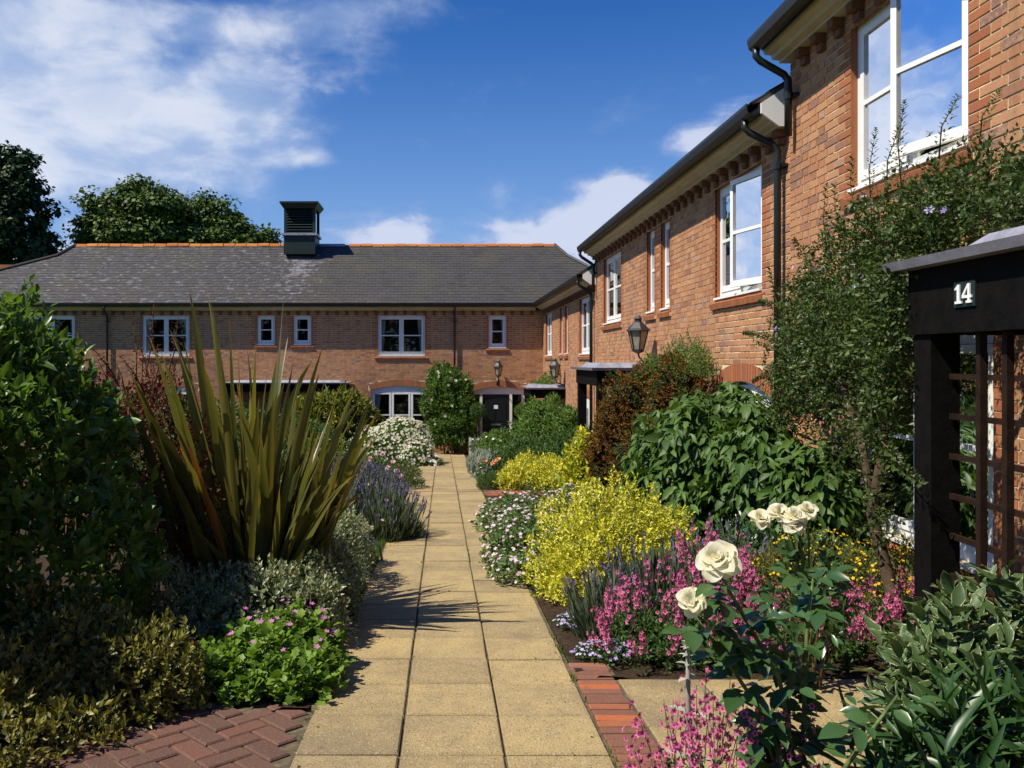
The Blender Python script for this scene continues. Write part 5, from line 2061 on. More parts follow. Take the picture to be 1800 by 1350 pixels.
def rose_bloom(root, c, r, mat, facing, name='rose_bloom', full=True):
    """cupped petals in whorls, each petal a sub-part"""
    c = Vector(c)
    fz = Vector(facing).normalized()
    fx = fz.cross(Vector((0.3, 0.2, 1))).normalized()
    fy = fz.cross(fx)
    hd = empty(name, c, root)
    rings = ((1.0, 8, 0.15), (0.92, 8, 0.45), (0.78, 8, 0.75), (0.62, 7, 1.0), (0.44, 6, 1.25), (0.28, 5, 1.45)) if full else ((1.0, 5, 0.5), (0.6, 4, 1.1))
    key = ('petal', mat)
    if key not in TMESH:
        v, f = [], []
        n = 5
        for i in range(n):
            t = i / (n - 1)
            wdt = (0.30 + 0.62 * sin(min(1, t * 1.25) * pi / 2)) * (1 if t < 0.8 else 0.80)
            for j in range(5):
                u = j / 4 * 2 - 1
                v.append((u * wdt * 0.50, t * (1 - 0.10 * u * u * (t > 0.7)), 0.22 * u * u + 0.12 * t * t - (0.30 * max(0, t - 0.7) / 0.3) + 0.05 * sin(j * 2.1 + 1) * t))
        for i in range(n - 1):
            for j in range(4):
                a = i * 5 + j
                f.append((a, a + 1, a + 6, a + 5))
        TMESH[key] = np_mesh('petal', np.array(v), np.array(f), M[mat], True)
    for ri, (k, n, lift) in enumerate(rings):
        for i in range(n):
            a = 2 * pi * i / n + ri * 0.55 + random.gauss(0, 0.12)
            rad = fx * cos(a) + fy * sin(a)
            l2 = lift + random.gauss(0, 0.30)
            d = (rad * cos(l2) + fz * sin(l2)).normalized()
            nr = (fz * cos(l2) - rad * sin(l2)).normalized()
            sd = d.cross(nr)
            R = Matrix((sd, d, nr)).transposed()
            put('petal', TMESH[key], hd, c - fz * r * 0.25, R.to_euler(), r * (0.70 + 0.40 * k) * random.uniform(0.72, 1.18))
    return hd


def rose_bush(label, blooms, mat, ell, nleaf, rbloom, full=False, name='rose_bush', leafsz=0.05, group=None):
    root = shrub(name, label, 'rose', ell, nleaf, T_LEAF, 'rose_leaf', leafsz, 5, 0.08, 0.2, 0.2, int(ell[0][1] * 7), nstem=6, group=group)
    e = ell[0]
    for b in blooms:
        b = Vector(b)
        s_ = MB()
        g0 = Vector((e[0], e[1], e[2]))
        s_.tube([g0, g0.lerp(b, 0.6) + Vector((0, 0, 0.05)), b], [0.006, 0.005, 0.003], 5)
        s_.build('flower_stalk', M['green_stem'], root, True)
        rose_bloom(root, b, rbloom, mat, (random.gauss(0, 0.3), -0.7, 0.75), full=full)
    return root


rose_bush('pink rose bush by the dark green mound left of the path', [at(690, 812, 14.4), at(697, 828, 14.3), at(672, 798, 14.6), at(651, 806, 14.2), at(682, 822, 14.3), at(704, 836, 14.2)], 'rose_pink_petal',
          [(-1.0, 14.35, -2.1, 0.22, 0.2, 0.28)], 500, 0.045)
ws = shrub('white_flower_shrub', 'rounded shrub covered in cream-white blossom below the back window', 'shrub',
           [(-1.15, 22.6, -2.45, 0.85, 0.9, 0.85), (-1.9, 22.4, -2.6, 0.7, 0.8, 0.75), (-0.7, 22.0, -2.65, 0.45, 0.6, 0.55)], 9000, T_DIA, 'fresh_leaf', 0.075, 6, 0.12, 0.1, 0.12, 14)
P, N = shell([(-1.15, 22.6, -2.45, 0.87, 0.92, 0.87), (-1.9, 22.4, -2.6, 0.72, 0.82, 0.77), (-0.7, 22.0, -2.65, 0.47, 0.62, 0.57)], 3800, 0.1, 0.03, 14, -0.2)
flowers_on(ws, 1700, T_FLOWER, 'cream_petal', 0.040, 'flower', 0, 0.03, 0.4, pts=(P, N))
da = shrub('daisy_plant', 'clump of white daisies at the end of the path on the left', 'plant', [(-0.28, 21.8, -2.72, 0.30, 0.3, 0.16)], 700, T_NARROW, 'green_leaf', 0.07, 5, 0.06, 0.1, 0.15, 15, nstem=0)
flowers_on(da, 26, T_FLOWER6, 'white_petal', 0.055, 'flower', 26, 0.05, 0.8)
cw = shrub('climbing_shrub', 'tall dark climbing shrub on the back wall between window and door', 'shrub',
           [(0.15, 27.7, -1.55, 0.85, 0.6, 1.15), (0.30, 27.6, -2.35, 0.85, 0.7, 0.95), (0.05, 27.9, -0.65, 0.60, 0.4, 0.55), (0.55, 27.8, -1.3, 0.6, 0.5, 0.8)],
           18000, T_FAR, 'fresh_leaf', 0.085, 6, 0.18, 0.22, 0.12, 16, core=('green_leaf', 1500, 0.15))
flowers_on(cw, 60, T_FLOWER, 'cream_petal', 0.06, 'flower', 60, 0.03, 0.2)
shrub('bamboo_clump', 'yellow-green long-leaved clump against the porch of the back house', 'shrub',
      [(-3.2, 25.6, -1.95, 1.05, 0.8, 1.0), (-4.1, 25.4, -2.1, 0.8, 0.7, 0.95), (-2.5, 25.5, -2.2, 0.6, 0.6, 0.7)], 7000, T_NARROW, 'bamboo_leaf', 0.26, 5, 0.2, 0.16, 0.14, 17, ang=1.1)
shrub('dense_shrub', 'dark green shrub on the back wall behind the red-leaved shrub', 'shrub',
      [(-9.3, 26.0, -2.2, 1.6, 0.9, 1.35), (-6.8, 26.2, -2.4, 1.4, 0.9, 1.1)], 9000, T_FAR, 'green_leaf', 0.13, 6, 0.2, 0.15, 0.12, 18)
shrub('dense_shrub', 'green shrub in front of the back house at the left end', 'shrub',
      [(-11.6, 24.0, -1.6, 1.5, 1.0, 1.5), (-13.6, 24.0, -1.2, 1.5, 1.0, 1.8)], 9000, T_FAR, 'green_leaf', 0.14, 6, 0.2, 0.15, 0.12, 19)
shrub('dense_shrub', 'mid-green mound between the spiky plant and the bamboo clump', 'shrub',
      [(-3.4, 17.5, -2.1, 1.3, 1.2, 0.95), (-2.4, 16.8, -2.2, 0.8, 0.9, 0.75)], 8000, T_FAR, 'green_leaf', 0.09, 6, 0.14, 0.14, 0.12, 20)
shrub('dense_shrub', 'low green mound behind the lavender at the left', 'shrub',
      [(-2.2, 11.0, -1.95, 0.9, 1.1, 0.75), (-3.6, 10.0, -1.6, 1.0, 1.0, 1.0)], 8000, T_FAR, 'green_leaf', 0.06, 6, 0.10, 0.14, 0.12, 22)


# grass strip at the left edge of the path
gp = RNG.uniform((-1.05, 7.9), (-0.64, 9.4), (5000, 2))
P = np.column_stack([gp, -1.47 - 0.0604 * gp[:, 1] - 0.01])
d = unit(np.array((0, 0, 1.0)) + RNG.normal(0, 0.35, (len(P), 3)))
gr = empty('grass', (-0.85, 8.6, gz(8.6)))
tag(gr, kind='stuff')
spread(gr, 'blades', T_NEEDLE, 'grass_blade', P, d, RNG.normal(0, 1, P.shape), RNG.uniform(0.04, 0.09, len(P)))
# garden hose across the bush
hs = MB()
hs.tube([at(560, 928, 7.35), at(590, 932, 7.35), at(625, 940, 7.3), at(652, 947, 7.3), at(668, 962, 7.3), at(672, 985, 7.35)], 0.011, 8)
tag(hs.build('garden_hose', M['hose'], None, True), 'blue garden hose draped over the white-variegated bush', 'hose')


# ------------------------------------------------------------------ potted standard trees by the door
def topiary(x, y, label, zball, r, mat):
    zg = gz(y)
    root = empty('potted_topiary', (x, y, zg))
    tag(root, label, 'topiary', 'clipped standards beside the front door')
    m_ = MB()
    a, b, h = 0.23, 0.26, 0.48
    m_.hexa([(x - a, y - a, zg), (x + a, y - a, zg), (x + a, y + a, zg), (x - a, y + a, zg), (x - b, y - b, zg + h), (x + b, y - b, zg + h), (x + b, y + b, zg + h), (x - b, y + b, zg + h)])
    m_.box(x - b - 0.03, y - b - 0.03, zg + h + 0.001, x + b + 0.03, y + b + 0.03, zg + h + 0.05)
    for sx in (-1, 1):
        for sy in (-1, 1):
            m_.box(x + sx * b - 0.04, y + sy * b - 0.04, zg, x + sx * b + 0.04, y + sy * b + 0.04, zg + h + 0.10)
    m_.build('planter', M['planter_paint'], root)
    s_ = MB()
    s_.tube([(x, y, zg + h - 0.05), (x + 0.01, y, zball)], 0.02, 7)
    s_.build('stem', M['bark'], root, True)
    P, N = shell([(x, y, zball, r, r, r)], 450, 0.08, 0.14, 3, -1.0)
    p, d, n = twigs(P, N, 5, 0.08)
    spread(root, 'crown', T_DIA, mat, p, d, n, 0.05)
    return root


topiary(1.16, 27.0, 'dark clipped ball tree in a white planter left of the front door', at(0, 722, 27.0).z, 0.27, 'green_leaf')
topiary(2.62, 27.2, 'lighter clipped ball tree right of the front door', at(0, 722, 27.2).z, 0.24, 'fresh_leaf')

# ------------------------------------------------------------------ right bed
R_ = {}
se = empty('lambs_ear_plant', (0.98, 18.8, gz(18.8)))
tag(se, 'silver-leaved clump with upright spikes at the right edge of the far path', 'plant')
ells = [(0.98, 18.2, -2.62, 0.38, 0.7, 0.28), (1.02, 19.6, -2.70, 0.42, 0.9, 0.36)]
P, N = shell(ells, 900, 0.12, 0.1, 3, -0.1)
p, d, n = twigs(P, N, 4, 0.08, upb=0.8)
spread(se, 'foliage', T_LEAF, 'silver_leaf', p, d, n, 0.09)
P, N = shell(ells, 240, 0.1, 0.05, 4, 0.2)
d = unit(np.array((0, 0, 1.0)) + N * 0.3 + RNG.normal(0, 0.1, N.shape))
spread(se, 'flower_spikes', T_NARROW, 'silver_leaf', P, d, N, 0.26)
spread(se, 'flower_spikes', T_NARROW, 'silver_leaf', P + 0.01, d, np.cross(d, N), 0.26)

shrub('dense_shrub', 'green spreading shrub below the corner porch on the right', 'shrub',
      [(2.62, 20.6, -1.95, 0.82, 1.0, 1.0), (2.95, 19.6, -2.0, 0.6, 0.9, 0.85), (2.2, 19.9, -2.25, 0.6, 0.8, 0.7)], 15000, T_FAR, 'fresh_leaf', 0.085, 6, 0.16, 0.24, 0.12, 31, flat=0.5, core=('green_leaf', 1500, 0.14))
rs = shrub('rose_shrub', 'loose green shrub with a few white flowers right of the door', 'shrub',
           [(1.45, 22.0, -2.45, 0.65, 0.9, 0.62), (1.15, 21.0, -2.6, 0.45, 0.7, 0.45), (1.9, 19.3, -2.35, 0.7, 0.8, 0.5)], 9000, T_FAR, 'fresh_leaf', 0.07, 6, 0.12, 0.2, 0.14, 32)
flowers_on(rs, 24, T_FLOWER, 'white_petal', 0.05, 'flower', 24, 0.04)
shrub('dense_shrub', 'mid-green bushy mound behind the far golden bush', 'shrub',
      [(1.9, 17.6, -2.15, 0.75, 0.8, 0.55), (2.5, 16.6, -2.0, 0.6, 0.8, 0.6)], 8000, T_FAR, 'green_leaf', 0.07, 6, 0.12, 0.2, 0.14, 33)
shrub('santolina_shrub', 'small clipped green dome beside the path brick band', 'shrub', [(0.90, 15.35, -2.42, 0.25, 0.3, 0.30)], 3500, T_NEEDLE, 'santolina_leaf', 0.07, 5, 0.06, 0.04, 0.10, 34)
rose_bush('orange rose bush just behind the small clipped dome', [at(852, 811, 16.4), at(869, 812, 16.3), at(876, 808, 16.5), at(866, 815, 16.3)], 'orange_petal', [(0.98, 16.6, -2.25, 0.3, 0.3, 0.32)], 900, 0.055)
eg = shrub('golden_shrub', 'far golden-yellow bush to the right of the path', 'shrub',
           [(1.55, 15.6, -2.28, 0.52, 0.55, 0.46), (2.15, 15.2, -2.25, 0.55, 0.6, 0.50), (1.2, 15.2, -2.35, 0.25, 0.3, 0.33)], 14000, T_DIA, 'euonymus_gold', 0.045, 7, 0.12, 0.26, 0.14, 35, upb=0.7)
shrub('golden_shrub', 'upright lime-gold shrub in front of the browning shrub', 'shrub',
      [(2.22, 12.9, -1.65, 0.27, 0.3, 0.62), (2.05, 12.6, -1.95, 0.26, 0.26, 0.4), (2.35, 12.6, -2.0, 0.3, 0.3, 0.45)], 2400, T_LEAF, 'gold_leaf', 0.085, 6, 0.14, 0.2, 0.14, 36, upb=0.9)
br = shrub('browning_shrub', 'large shrub with rust-brown dead foliage against the middle house', 'shrub',
           [(3.08, 10.65, -0.80, 0.40, 0.66, 0.82), (2.75, 11.9, -0.95, 0.48, 0.75, 0.85), (2.85, 11.1, -1.5, 0.55, 0.9, 0.7), (2.50, 12.1, -1.6, 0.35, 0.6, 0.75), (3.15, 11.3, -0.55, 0.30, 0.8, 0.65)],
           46000, T_DIA, 'rust_leaf', 0.036, 9, 0.10, 0.26, 0.10, 37, upb=0.4, mats2=('climber_leaf', 0.36, 6.0), nstem=16, core=('shade_core_leaf', 5000, 0.10))
# fresh green shoots over its top
P, N = shell([(3.2, 11.0, -0.15, 0.22, 0.9, 0.45), (3.25, 10.3, -0.15, 0.16, 0.25, 0.40), (3.1, 12.0, -0.3, 0.22, 0.5, 0.36), (3.2, 12.6, -0.35, 0.15, 0.3, 0.5)], 900, 0.40, 0.2, 40, 0.0, ground=False)
p, d, n = twigs(P, N, 8, 0.14, upb=1.2)
spread(br, 'green_shoots', T_DIA, 'fresh_leaf', p, d, n, 0.036)

vb = shrub('viburnum_shrub', 'broad shrub of hanging ribbed green leaves beside the middle house window', 'shrub',
           [(2.50, 8.2, -1.20, 0.66, 0.8, 0.86), (2.85, 7.4, -1.25, 0.55, 0.7, 0.78), (3.05, 6.8, -1.30, 0.40, 0.5, 0.68), (2.2, 7.8, -1.45, 0.45, 0.6, 0.5), (3.0, 8.3, -1.0, 0.45, 0.6, 0.75)],
           9500, T_DROOP, 'viburnum_leaf', 0.112, 5, 0.12, 0.16, 0.10, 41, ang=1.1, upb=0.1, droop=0.95, singles=300, nstem=14)
cr = shrub('cranesbill_plant', 'sprawling cranesbill dotted with pale pink flowers over the path edge', 'plant',
           [(0.88, 7.9, -1.98, 0.52, 0.75, 0.50), (1.05, 9.0, -2.05, 0.55, 0.8, 0.52), (0.66, 7.1, -1.98, 0.30, 0.45, 0.32), (0.85, 10.2, -2.15, 0.5, 0.8, 0.45), (1.5, 9.2, -2.0, 0.6, 0.8, 0.55)], 14000, T_LOBE3, 'cranesbill_leaf', 0.036, 5, 0.07, 0.14, 0.14, 42, ang=1.2, upb=0.8, flat=0.7)
flowers_on(cr, 1050, T_FLOWER, 'pale_pink_petal', 0.021, 'flower', 240, 0.03, 0.7)
shrub('golden_shrub', 'near golden-yellow bush bulging over the path on the right', 'shrub',
      [(1.32, 6.75, -1.72, 0.58, 0.6, 0.66), (1.10, 6.45, -1.85, 0.36, 0.4, 0.45), (1.75, 6.95, -1.75, 0.45, 0.5, 0.58)], 26000, T_DIA, 'euonymus_gold', 0.030, 8, 0.10, 0.30, 0.14, 43, upb=0.7, singles=200)
lavender('lavender_bush', 'grey-green lavender between the near golden bush and pink flowers', [(1.55, 5.75, -1.85, 0.50, 0.4, 0.45), (1.12, 5.45, -1.88, 0.30, 0.36, 0.34), (2.0, 5.9, -1.8, 0.4, 0.4, 0.45)], 9500, 170, 0.22, 44)
gb = shrub('glossy_shrub', 'small dark glossy shrub with white flowers behind the cream roses', 'shrub',
           [(2.35, 6.2, -1.66, 0.45, 0.35, 0.42), (2.75, 5.9, -1.7, 0.4, 0.35, 0.4)], 5000, T_LEAF, 'rose_leaf', 0.040, 6, 0.08, 0.2, 0.14, 45)
flowers_on(gb, 9, T_FLOWER6, 'white_petal', 0.026, 'flower', 9, 0.03)


def diascia(label, ells, nstalk, singles, seed, hgt=0.24, fsz=0.014, nleaf=1800):
    E = np.array(ells, float)
    root = empty('pink_flower_plant', (E[:, 0].mean(), E[:, 1].mean(), gz(E[:, 1].mean())))
    tag(root, label, 'flowers', 'clumps of pink spired flowers')
    P, N = shell(ells, nleaf // 5, 0.14, 0.2, seed, -0.1)
    p, d, n = twigs(P, N, 5, 0.06, upb=0.7)
    spread(root, 'foliage', T_LEAF, 'green_leaf', p, d, n, 0.026)
    P2, N2 = shell(ells, nstalk, 0.1, 0.12, seed + 1, 0.1)
    mb = MB()
    fp, fn = [], []
    for i in range(len(P2)):
        b = Vector(P2[i])
        d = (Vector(N2[i]) * 0.35 + Vector((random.gauss(0, 0.12), random.gauss(0, 0.12) - 0.05, 1))).normalized()
        h = hgt * random.uniform(0.55, 1.25)
        tip = b + d * h
        mb.tube([b, b.lerp(tip, 0.5) + Vector((random.gauss(0, 0.008), 0, 0)), tip], [0.0022, 0.0018, 0.001], 3, False)
        nf = random.randint(7, 14)
        for k in range(nf):
            t = 0.30 + 0.68 * k / nf
            a = k * 2.4 + random.random()
            o = Vector((cos(a), sin(a) - 0.35, random.uniform(-0.25, 0.25))).normalized()
            fp.append(b.lerp(tip, t) + o * 0.016 * (1.25 - t * 0.6))
            fn.append(o + Vector((0, -0.5, 0.1)))
    mb.build('stalks', M['green_stem'], root, kind='stuff')
    fp = np.array([tuple(v) for v in fp])
    fn = unit(np.array([tuple(v) for v in fn]))
    ref = unit(np.cross(fn, RNG.normal(0, 1, fn.shape)))
    s = fsz * RNG.uniform(0.7, 1.2, len(fp))
    spread(root, 'flowers', T_BELL, 'pink_petal', fp, ref, fn, s, singles, 'flower')
    spread(root, 'flower_hearts', T_FLOWER, 'pink_heart', fp + fn * 0.0025, ref, fn, s * 0.42)
    return root


diascia('tall pink flower clump right of the path behind the cream roses', [(1.30, 4.95, -1.72, 0.36, 0.32, 0.30), (1.62, 4.90, -1.72, 0.35, 0.3, 0.32), (1.15, 4.80, -1.75, 0.25, 0.25, 0.26), (1.75, 5.3, -1.6, 0.25, 0.25, 0.35)], 105, 300, 51, 0.26, 0.0155)
diascia('pink flower clump beside the beige slabs below the yellow flowers', [(2.25, 4.95, -1.74, 0.42, 0.28, 0.28), (1.85, 4.80, -1.76, 0.3, 0.22, 0.24), (2.7, 4.9, -1.7, 0.3, 0.25, 0.3)], 95, 300, 53, 0.18, 0.0155)
diascia('pink flower clump in the foreground at the bottom edge', [(0.86, 2.72, -1.52, 0.22, 0.2, 0.22), (1.02, 2.60, -1.55, 0.2, 0.18, 0.2)], 62, 300, 55, 0.25, 0.0135, 1100)
for i, (x, y_, rx, ry, lb_) in enumerate(((0.92, 5.55, 0.16, 0.16, 'low lilac flower cushion at the foot of the golden bush'), (1.00, 4.86, 0.24, 0.13, 'low lilac-white flower cushion at the end of the red brick band'))):
    al = shrub('lilac_cushion', lb_, 'flowers', [(x, y_, gz(y_) + 0.0, rx, ry, 0.085)], 1600, T_DIA, 'green_leaf', 0.02, 5, 0.03, 0.1, 0.15, 60 + i, up=0.0, nstem=0, group='lilac cushions')
    flowers_on(al, 190, T_FLOWER, 'violet_petal', 0.0115, 'flower', 120, 0.012, 0.9)
hy = shrub('yellow_flower_plant', 'fine-leaved bushy plant speckled with small yellow flowers', 'flowers',
           [(2.50, 5.45, -1.52, 0.42, 0.35, 0.36), (2.95, 5.2, -1.50, 0.38, 0.35, 0.34), (2.2, 5.5, -1.56, 0.3, 0.3, 0.3)], 10000, T_NARROW, 'hypericum_leaf', 0.035, 6, 0.09, 0.14, 0.14, 63, upb=0.9)
P, N = shell([(2.50, 5.45, -1.52, 0.43, 0.36, 0.38), (2.95, 5.2, -1.50, 0.39, 0.36, 0.36)], 520, 0.14, 0.06, 63, 0.1)
flowers_on(hy, 500, T_FLOWER, 'yellow_petal', 0.011, 'flower', 0, 0.02, 0.7, pts=(P, N))

# ------------------------------------------------------------------ climber round the porch
cl = empty('wall_climber', (2.85, 4.95, gz(4.95)))
tag(cl, 'small-leaved climber spreading over the near house wall and porch roof', 'climber')
cells = [(3.25, 7.25, 0.20, 0.22, 0.62, 0.60), (3.20, 6.45, 0.55, 0.25, 0.70, 0.55), (3.15, 5.55, 0.82, 0.28, 0.70, 0.45), (3.05, 4.75, 0.90, 0.34, 0.7, 0.38), (3.05, 3.9, 0.85, 0.36, 0.7, 0.34),
         (2.98, 6.40, 0.02, 0.32, 0.50, 0.45), (2.85, 5.65, 0.25, 0.32, 0.50, 0.38), (3.05, 7.05, -0.30, 0.28, 0.45, 0.40), (2.72, 5.05, 0.22, 0.26, 0.32, 0.40), (2.48, 4.58, 0.26, 0.15, 0.22, 0.36), (2.52, 4.66, -0.15, 0.14, 0.18, 0.35)]
P, N = shell(cells, 3500, 0.46, 0.22, 71, -0.8, 0.45, ground=False)
okc = P[:, 0] < 3.45
p, d, n = twigs(P[okc], N[okc], 14, 0.24, upb=0.5, rnd_=0.8)
okc = p[:, 0] < 3.47
spread(cl, 'foliage', T_DIA, 'climber_leaf', p[okc], d[okc], n[okc], 0.036 * np.exp(RNG.normal(0, 0.2, okc.sum())))
P, N = shell([(2.72, 5.25, -0.45, 0.22, 0.32, 0.55), (2.66, 4.95, -0.95, 0.14, 0.2, 0.45), (2.85, 5.75, -0.5, 0.22, 0.35, 0.45)], 280, 0.4, 0.3, 72, -0.9, 0.3, ground=False)
p, d, n = twigs(P, N, 8, 0.14, upb=0.2, rnd_=0.8)
spread(cl, 'hanging_foliage', T_DIA, 'climber_leaf', p, d, n, 0.034)
# long shoots reaching out over the brickwork
sm = MB()
sp, sd, sn = [], [], []
shoots = [((3.30, 7.5, 0.1), (3.25, 8.85, 0.30)), ((3.3, 7.6, 0.4), (3.3, 8.55, 0.62)), ((3.3, 7.2, 0.7), (3.32, 7.75, 1.15)), ((3.3, 7.0, 0.8), (3.3, 7.05, 1.52)), ((3.25, 6.2, 1.0), (3.2, 6.05, 1.72)),
          ((3.25, 6.0, 1.1), (3.15, 5.65, 1.62)), ((3.2, 5.3, 1.2), (3.15, 5.0, 1.62)), ((3.2, 4.9, 1.2), (3.2, 4.7, 1.55)), ((3.3, 7.7, -0.1), (3.25, 8.6, -0.22)), ((3.3, 7.8, 0.2), (3.3, 8.3, 0.95)),
          ((3.25, 6.6, 0.9), (3.2, 6.7, 1.45)), ((3.2, 5.7, 1.1), (3.1, 5.5, 1.75)), ((2.6, 4.9, -0.55), (2.40, 4.1, -0.62)), ((2.6, 4.9, -0.5), (2.42, 4.35, -0.52)), ((3.3, 7.5, 0.5), (3.28, 8.05, 0.2)), ((3.2, 6.3, 1.0), (3.22, 6.45, 1.6))]
for (a, b) in shoots:
    a, b = Vector(a), Vector(b)
    mid = a.lerp(b, 0.5) + Vector((-0.04, 0, 0.06))
    sm.tube([a, mid, b], [0.006, 0.004, 0.002], 4)
    k = int((b - a).length / 0.016)
    for i in range(k):
        t = i / k
        q = a * (1 - t) ** 2 + mid * 2 * t * (1 - t) + b * t * t
        an = i * 2.4
        ax_ = (b - a).normalized()
        r1 = ax_.cross(Vector((0.3, 0.9, 0.4))).normalized()
        r2 = ax_.cross(r1)
        for s_ in range(2):
            dr_ = (r1 * cos(an + s_ * pi) + r2 * sin(an + s_ * pi)) * 0.9 + ax_ * 0.6
            off_ = (r1 * cos(an + s_ * pi) + r2 * sin(an + s_ * pi)) * random.uniform(0, 0.07) * (1 - t)
            sp.append(tuple(q + off_))
            sd.append(tuple(dr_))
            sn.append(tuple(ax_ + Vector((0, 0, 0.4))))
sm.build('shoot', M['twig'], cl, True, kind='stuff')
spread(cl, 'shoot_leaves', T_DIA, 'climber_leaf', sp, sd, sn, 0.036)
tk = MB()
tk.tube([(2.72, 4.80, gz(4.8) - 0.05), (2.70, 4.95, -1.35), (2.68, 5.12, -0.95), (2.74, 5.08, -0.5), (2.85, 5.3, 0.1), (3.05, 5.6, 0.6), (3.2, 5.9, 1.0)], [0.045, 0.04, 0.035, 0.03, 0.026, 0.02, 0.008], 8)
tk.tube([(2.69, 5.05, -1.1), (2.80, 5.5, -0.5), (3.0, 6.3, 0.0), (3.2, 7.3, 0.4)], [0.028, 0.024, 0.018, 0.006], 7)
tk.tube([(2.74, 5.08, -0.5), (2.9, 4.9, 0.2), (3.05, 4.5, 0.75), (3.1, 3.8, 0.9)], [0.026, 0.022, 0.016, 0.006], 7)
tk.build('trunk', M['bark'], cl, True)
root_shell[cl] = shell(cells[:4] + cells[5:8], 500, 0.28, 0.05, 75, -0.6, 0.55, ground=False)
flowers_on(cl, 45, T_FLOWER6, 'violet_petal', 0.026, 'flower', 45, 0.02)

shrub('young_climber', 'light green climber sprouting over the roof of the corner porch', 'climber',
      [(3.05, 24.2, -0.72, 0.32, 0.5, 0.32), (3.30, 24.3, -0.35, 0.14, 0.22, 0.42), (2.9, 24.9, -0.8, 0.3, 0.3, 0.25)], 2600, T_DIA, 'fresh_leaf', 0.055, 7, 0.14, 0.3, 0.2, 77, upb=0.9, nstem=4)

# ------------------------------------------------------------------ foreground right
# variegated shrub and long-leaved shrub
va = shrub('variegated_shrub', 'cream-edged variegated shrub in front of the porch trellis', 'shrub',
           [(2.15, 3.35, -1.32, 0.34, 0.30, 0.36), (1.98, 3.15, -1.45, 0.28, 0.25, 0.28), (2.4, 3.45, -1.3, 0.3, 0.3, 0.38), (1.9, 2.95, -1.5, 0.26, 0.2, 0.2)], 1900, T_VAR, 'variegated_leaf', 0.090, 6, 0.16, 0.2, 0.16, 81, ang=1.0, upb=0.7, flat=0.4, singles=300, nstem=14)
lo = shrub('long_leaved_shrub', 'dark shrub of long narrow glossy leaves in the bottom right corner', 'shrub',
           [(1.55, 2.62, -1.42, 0.26, 0.22, 0.24), (1.80, 2.68, -1.36, 0.26, 0.22, 0.28), (2.05, 2.85, -1.40, 0.25, 0.25, 0.25)], 1100, T_LONG, 'long_leaf', 0.155, 7, 0.12, 0.2, 0.2, 82, ang=1.15, upb=0.6, singles=280, nstem=10)
shrub('juniper_shrub', 'small blue-green needle bush on the slabs at the bottom edge', 'shrub', [(1.28, 2.62, -1.46, 0.13, 0.12, 0.13), (1.38, 2.55, -1.46, 0.10, 0.1, 0.12)], 1800, T_NEEDLE, 'juniper_leaf', 0.045, 6, 0.05, 0.12, 0.14, 83, upb=0.8, nstem=4)

# cream rose in the foreground
ro = empty('rose_bush', (1.10, 2.62, gz(2.62)))
tag(ro, 'foreground rose bush with two large cream-white blooms', 'rose')
sx = MB()
canes = [[(1.10, 2.62, gz(2.62) - 0.03), (1.12, 2.6, -1.3), (1.06, 2.58, -1.0), (0.93, 2.56, -0.78), at(1262, 1002, 2.55)],
         [(1.10, 2.62, gz(2.62) - 0.03), (1.08, 2.62, -1.35), (1.00, 2.6, -1.1), (0.88, 2.58, -0.92), at(1216, 1076, 2.55)],
         [(1.12, 2.64, gz(2.62) - 0.03), (1.17, 2.66, -1.2), (1.20, 2.7, -0.9), (1.22, 2.7, -0.72)],
         [(1.12, 2.60, gz(2.62) - 0.03), (1.15, 2.5, -1.35), (1.25, 2.45, -1.15), (1.36, 2.45, -1.0)],
         [(1.08, 2.62, gz(2.62) - 0.03), (1.05, 2.5, -1.4), (0.98, 2.42, -1.25)],
         [(1.12, 2.62, gz(2.62) - 0.03), (1.14, 2.7, -1.3), (1.16, 2.75, -1.0), (1.10, 2.78, -0.82)],
         [(1.10, 2.62, gz(2.62) - 0.03), (1.10, 2.55, -1.45), (1.12, 2.45, -1.3)]]
for cn in canes:
    c_ = MB()
    c_.tube(cn, [0.009] + [0.007] * (len(cn) - 2) + [0.0035], 6)
    c_.build('cane', M['green_stem'], ro, True)
rp, rd, rn = [], [], []


def compound(q, d, size):
    """a rose leaf: five leaflets along a short stalk"""
    d = Vector(d).normalized()
    side = d.cross(Vector((0, 0, 1))).normalized()
    up = side.cross(d)
    if up.z < 0:
        up = -up
    up = (up + Vector((0, -0.25, 0.15))).normalized()
    L = size * 1.9
    for (t, s_, ang) in ((1.0, 0, 0), (0.62, 1, 0.9), (0.62, -1, 0.9), (0.28, 1, 1.1), (0.28, -1, 1.1)):
        dd_ = (d * cos(ang) + side * s_ * sin(ang) + Vector((0, 0, random.gauss(-0.12, 0.14)))).normalized()
        rp.append(tuple(Vector(q) + d * L * t))
        rd.append(tuple(dd_))
        rn.append(tuple(up + Vector((random.gauss(0, 0.2), random.gauss(0, 0.2), 0))))


random.seed(21)
for cn in canes:
    pts = [Vector(c) for c in cn]
    for i in range(1, len(pts)):
        seg = (pts[i] - pts[i - 1]).length
        for k in range(max(3, int(seg / 0.034))):
            t = random.random()
            q = pts[i - 1].lerp(pts[i], t)
            a = random.uniform(0, 2 * pi)
            if i == len(pts) - 1 and t > 0.7 and len(pts) == 5:
                continue
            compound(q, (cos(a), sin(a) * 0.8, random.uniform(-0.1, 0.55)), random.uniform(0.034, 0.058))
T_RL = tmpl_leaf(0.54, 0.09, 0.24, wave=0.012)
spread(ro, 'leaves', T_RL, 'rose_leaf', rp, rd, rn, 0.072 * np.exp(RNG.normal(0, 0.25, len(rp))), 300, 'leaflet')
rose_bloom(ro, at(1262, 985, 2.53), 0.060, 'cream_petal', (-0.35, -0.75, 0.55))
rose_bloom(ro, at(1216, 1056, 2.50), 0.038, 'cream_petal', (-0.1, -0.8, 0.5))
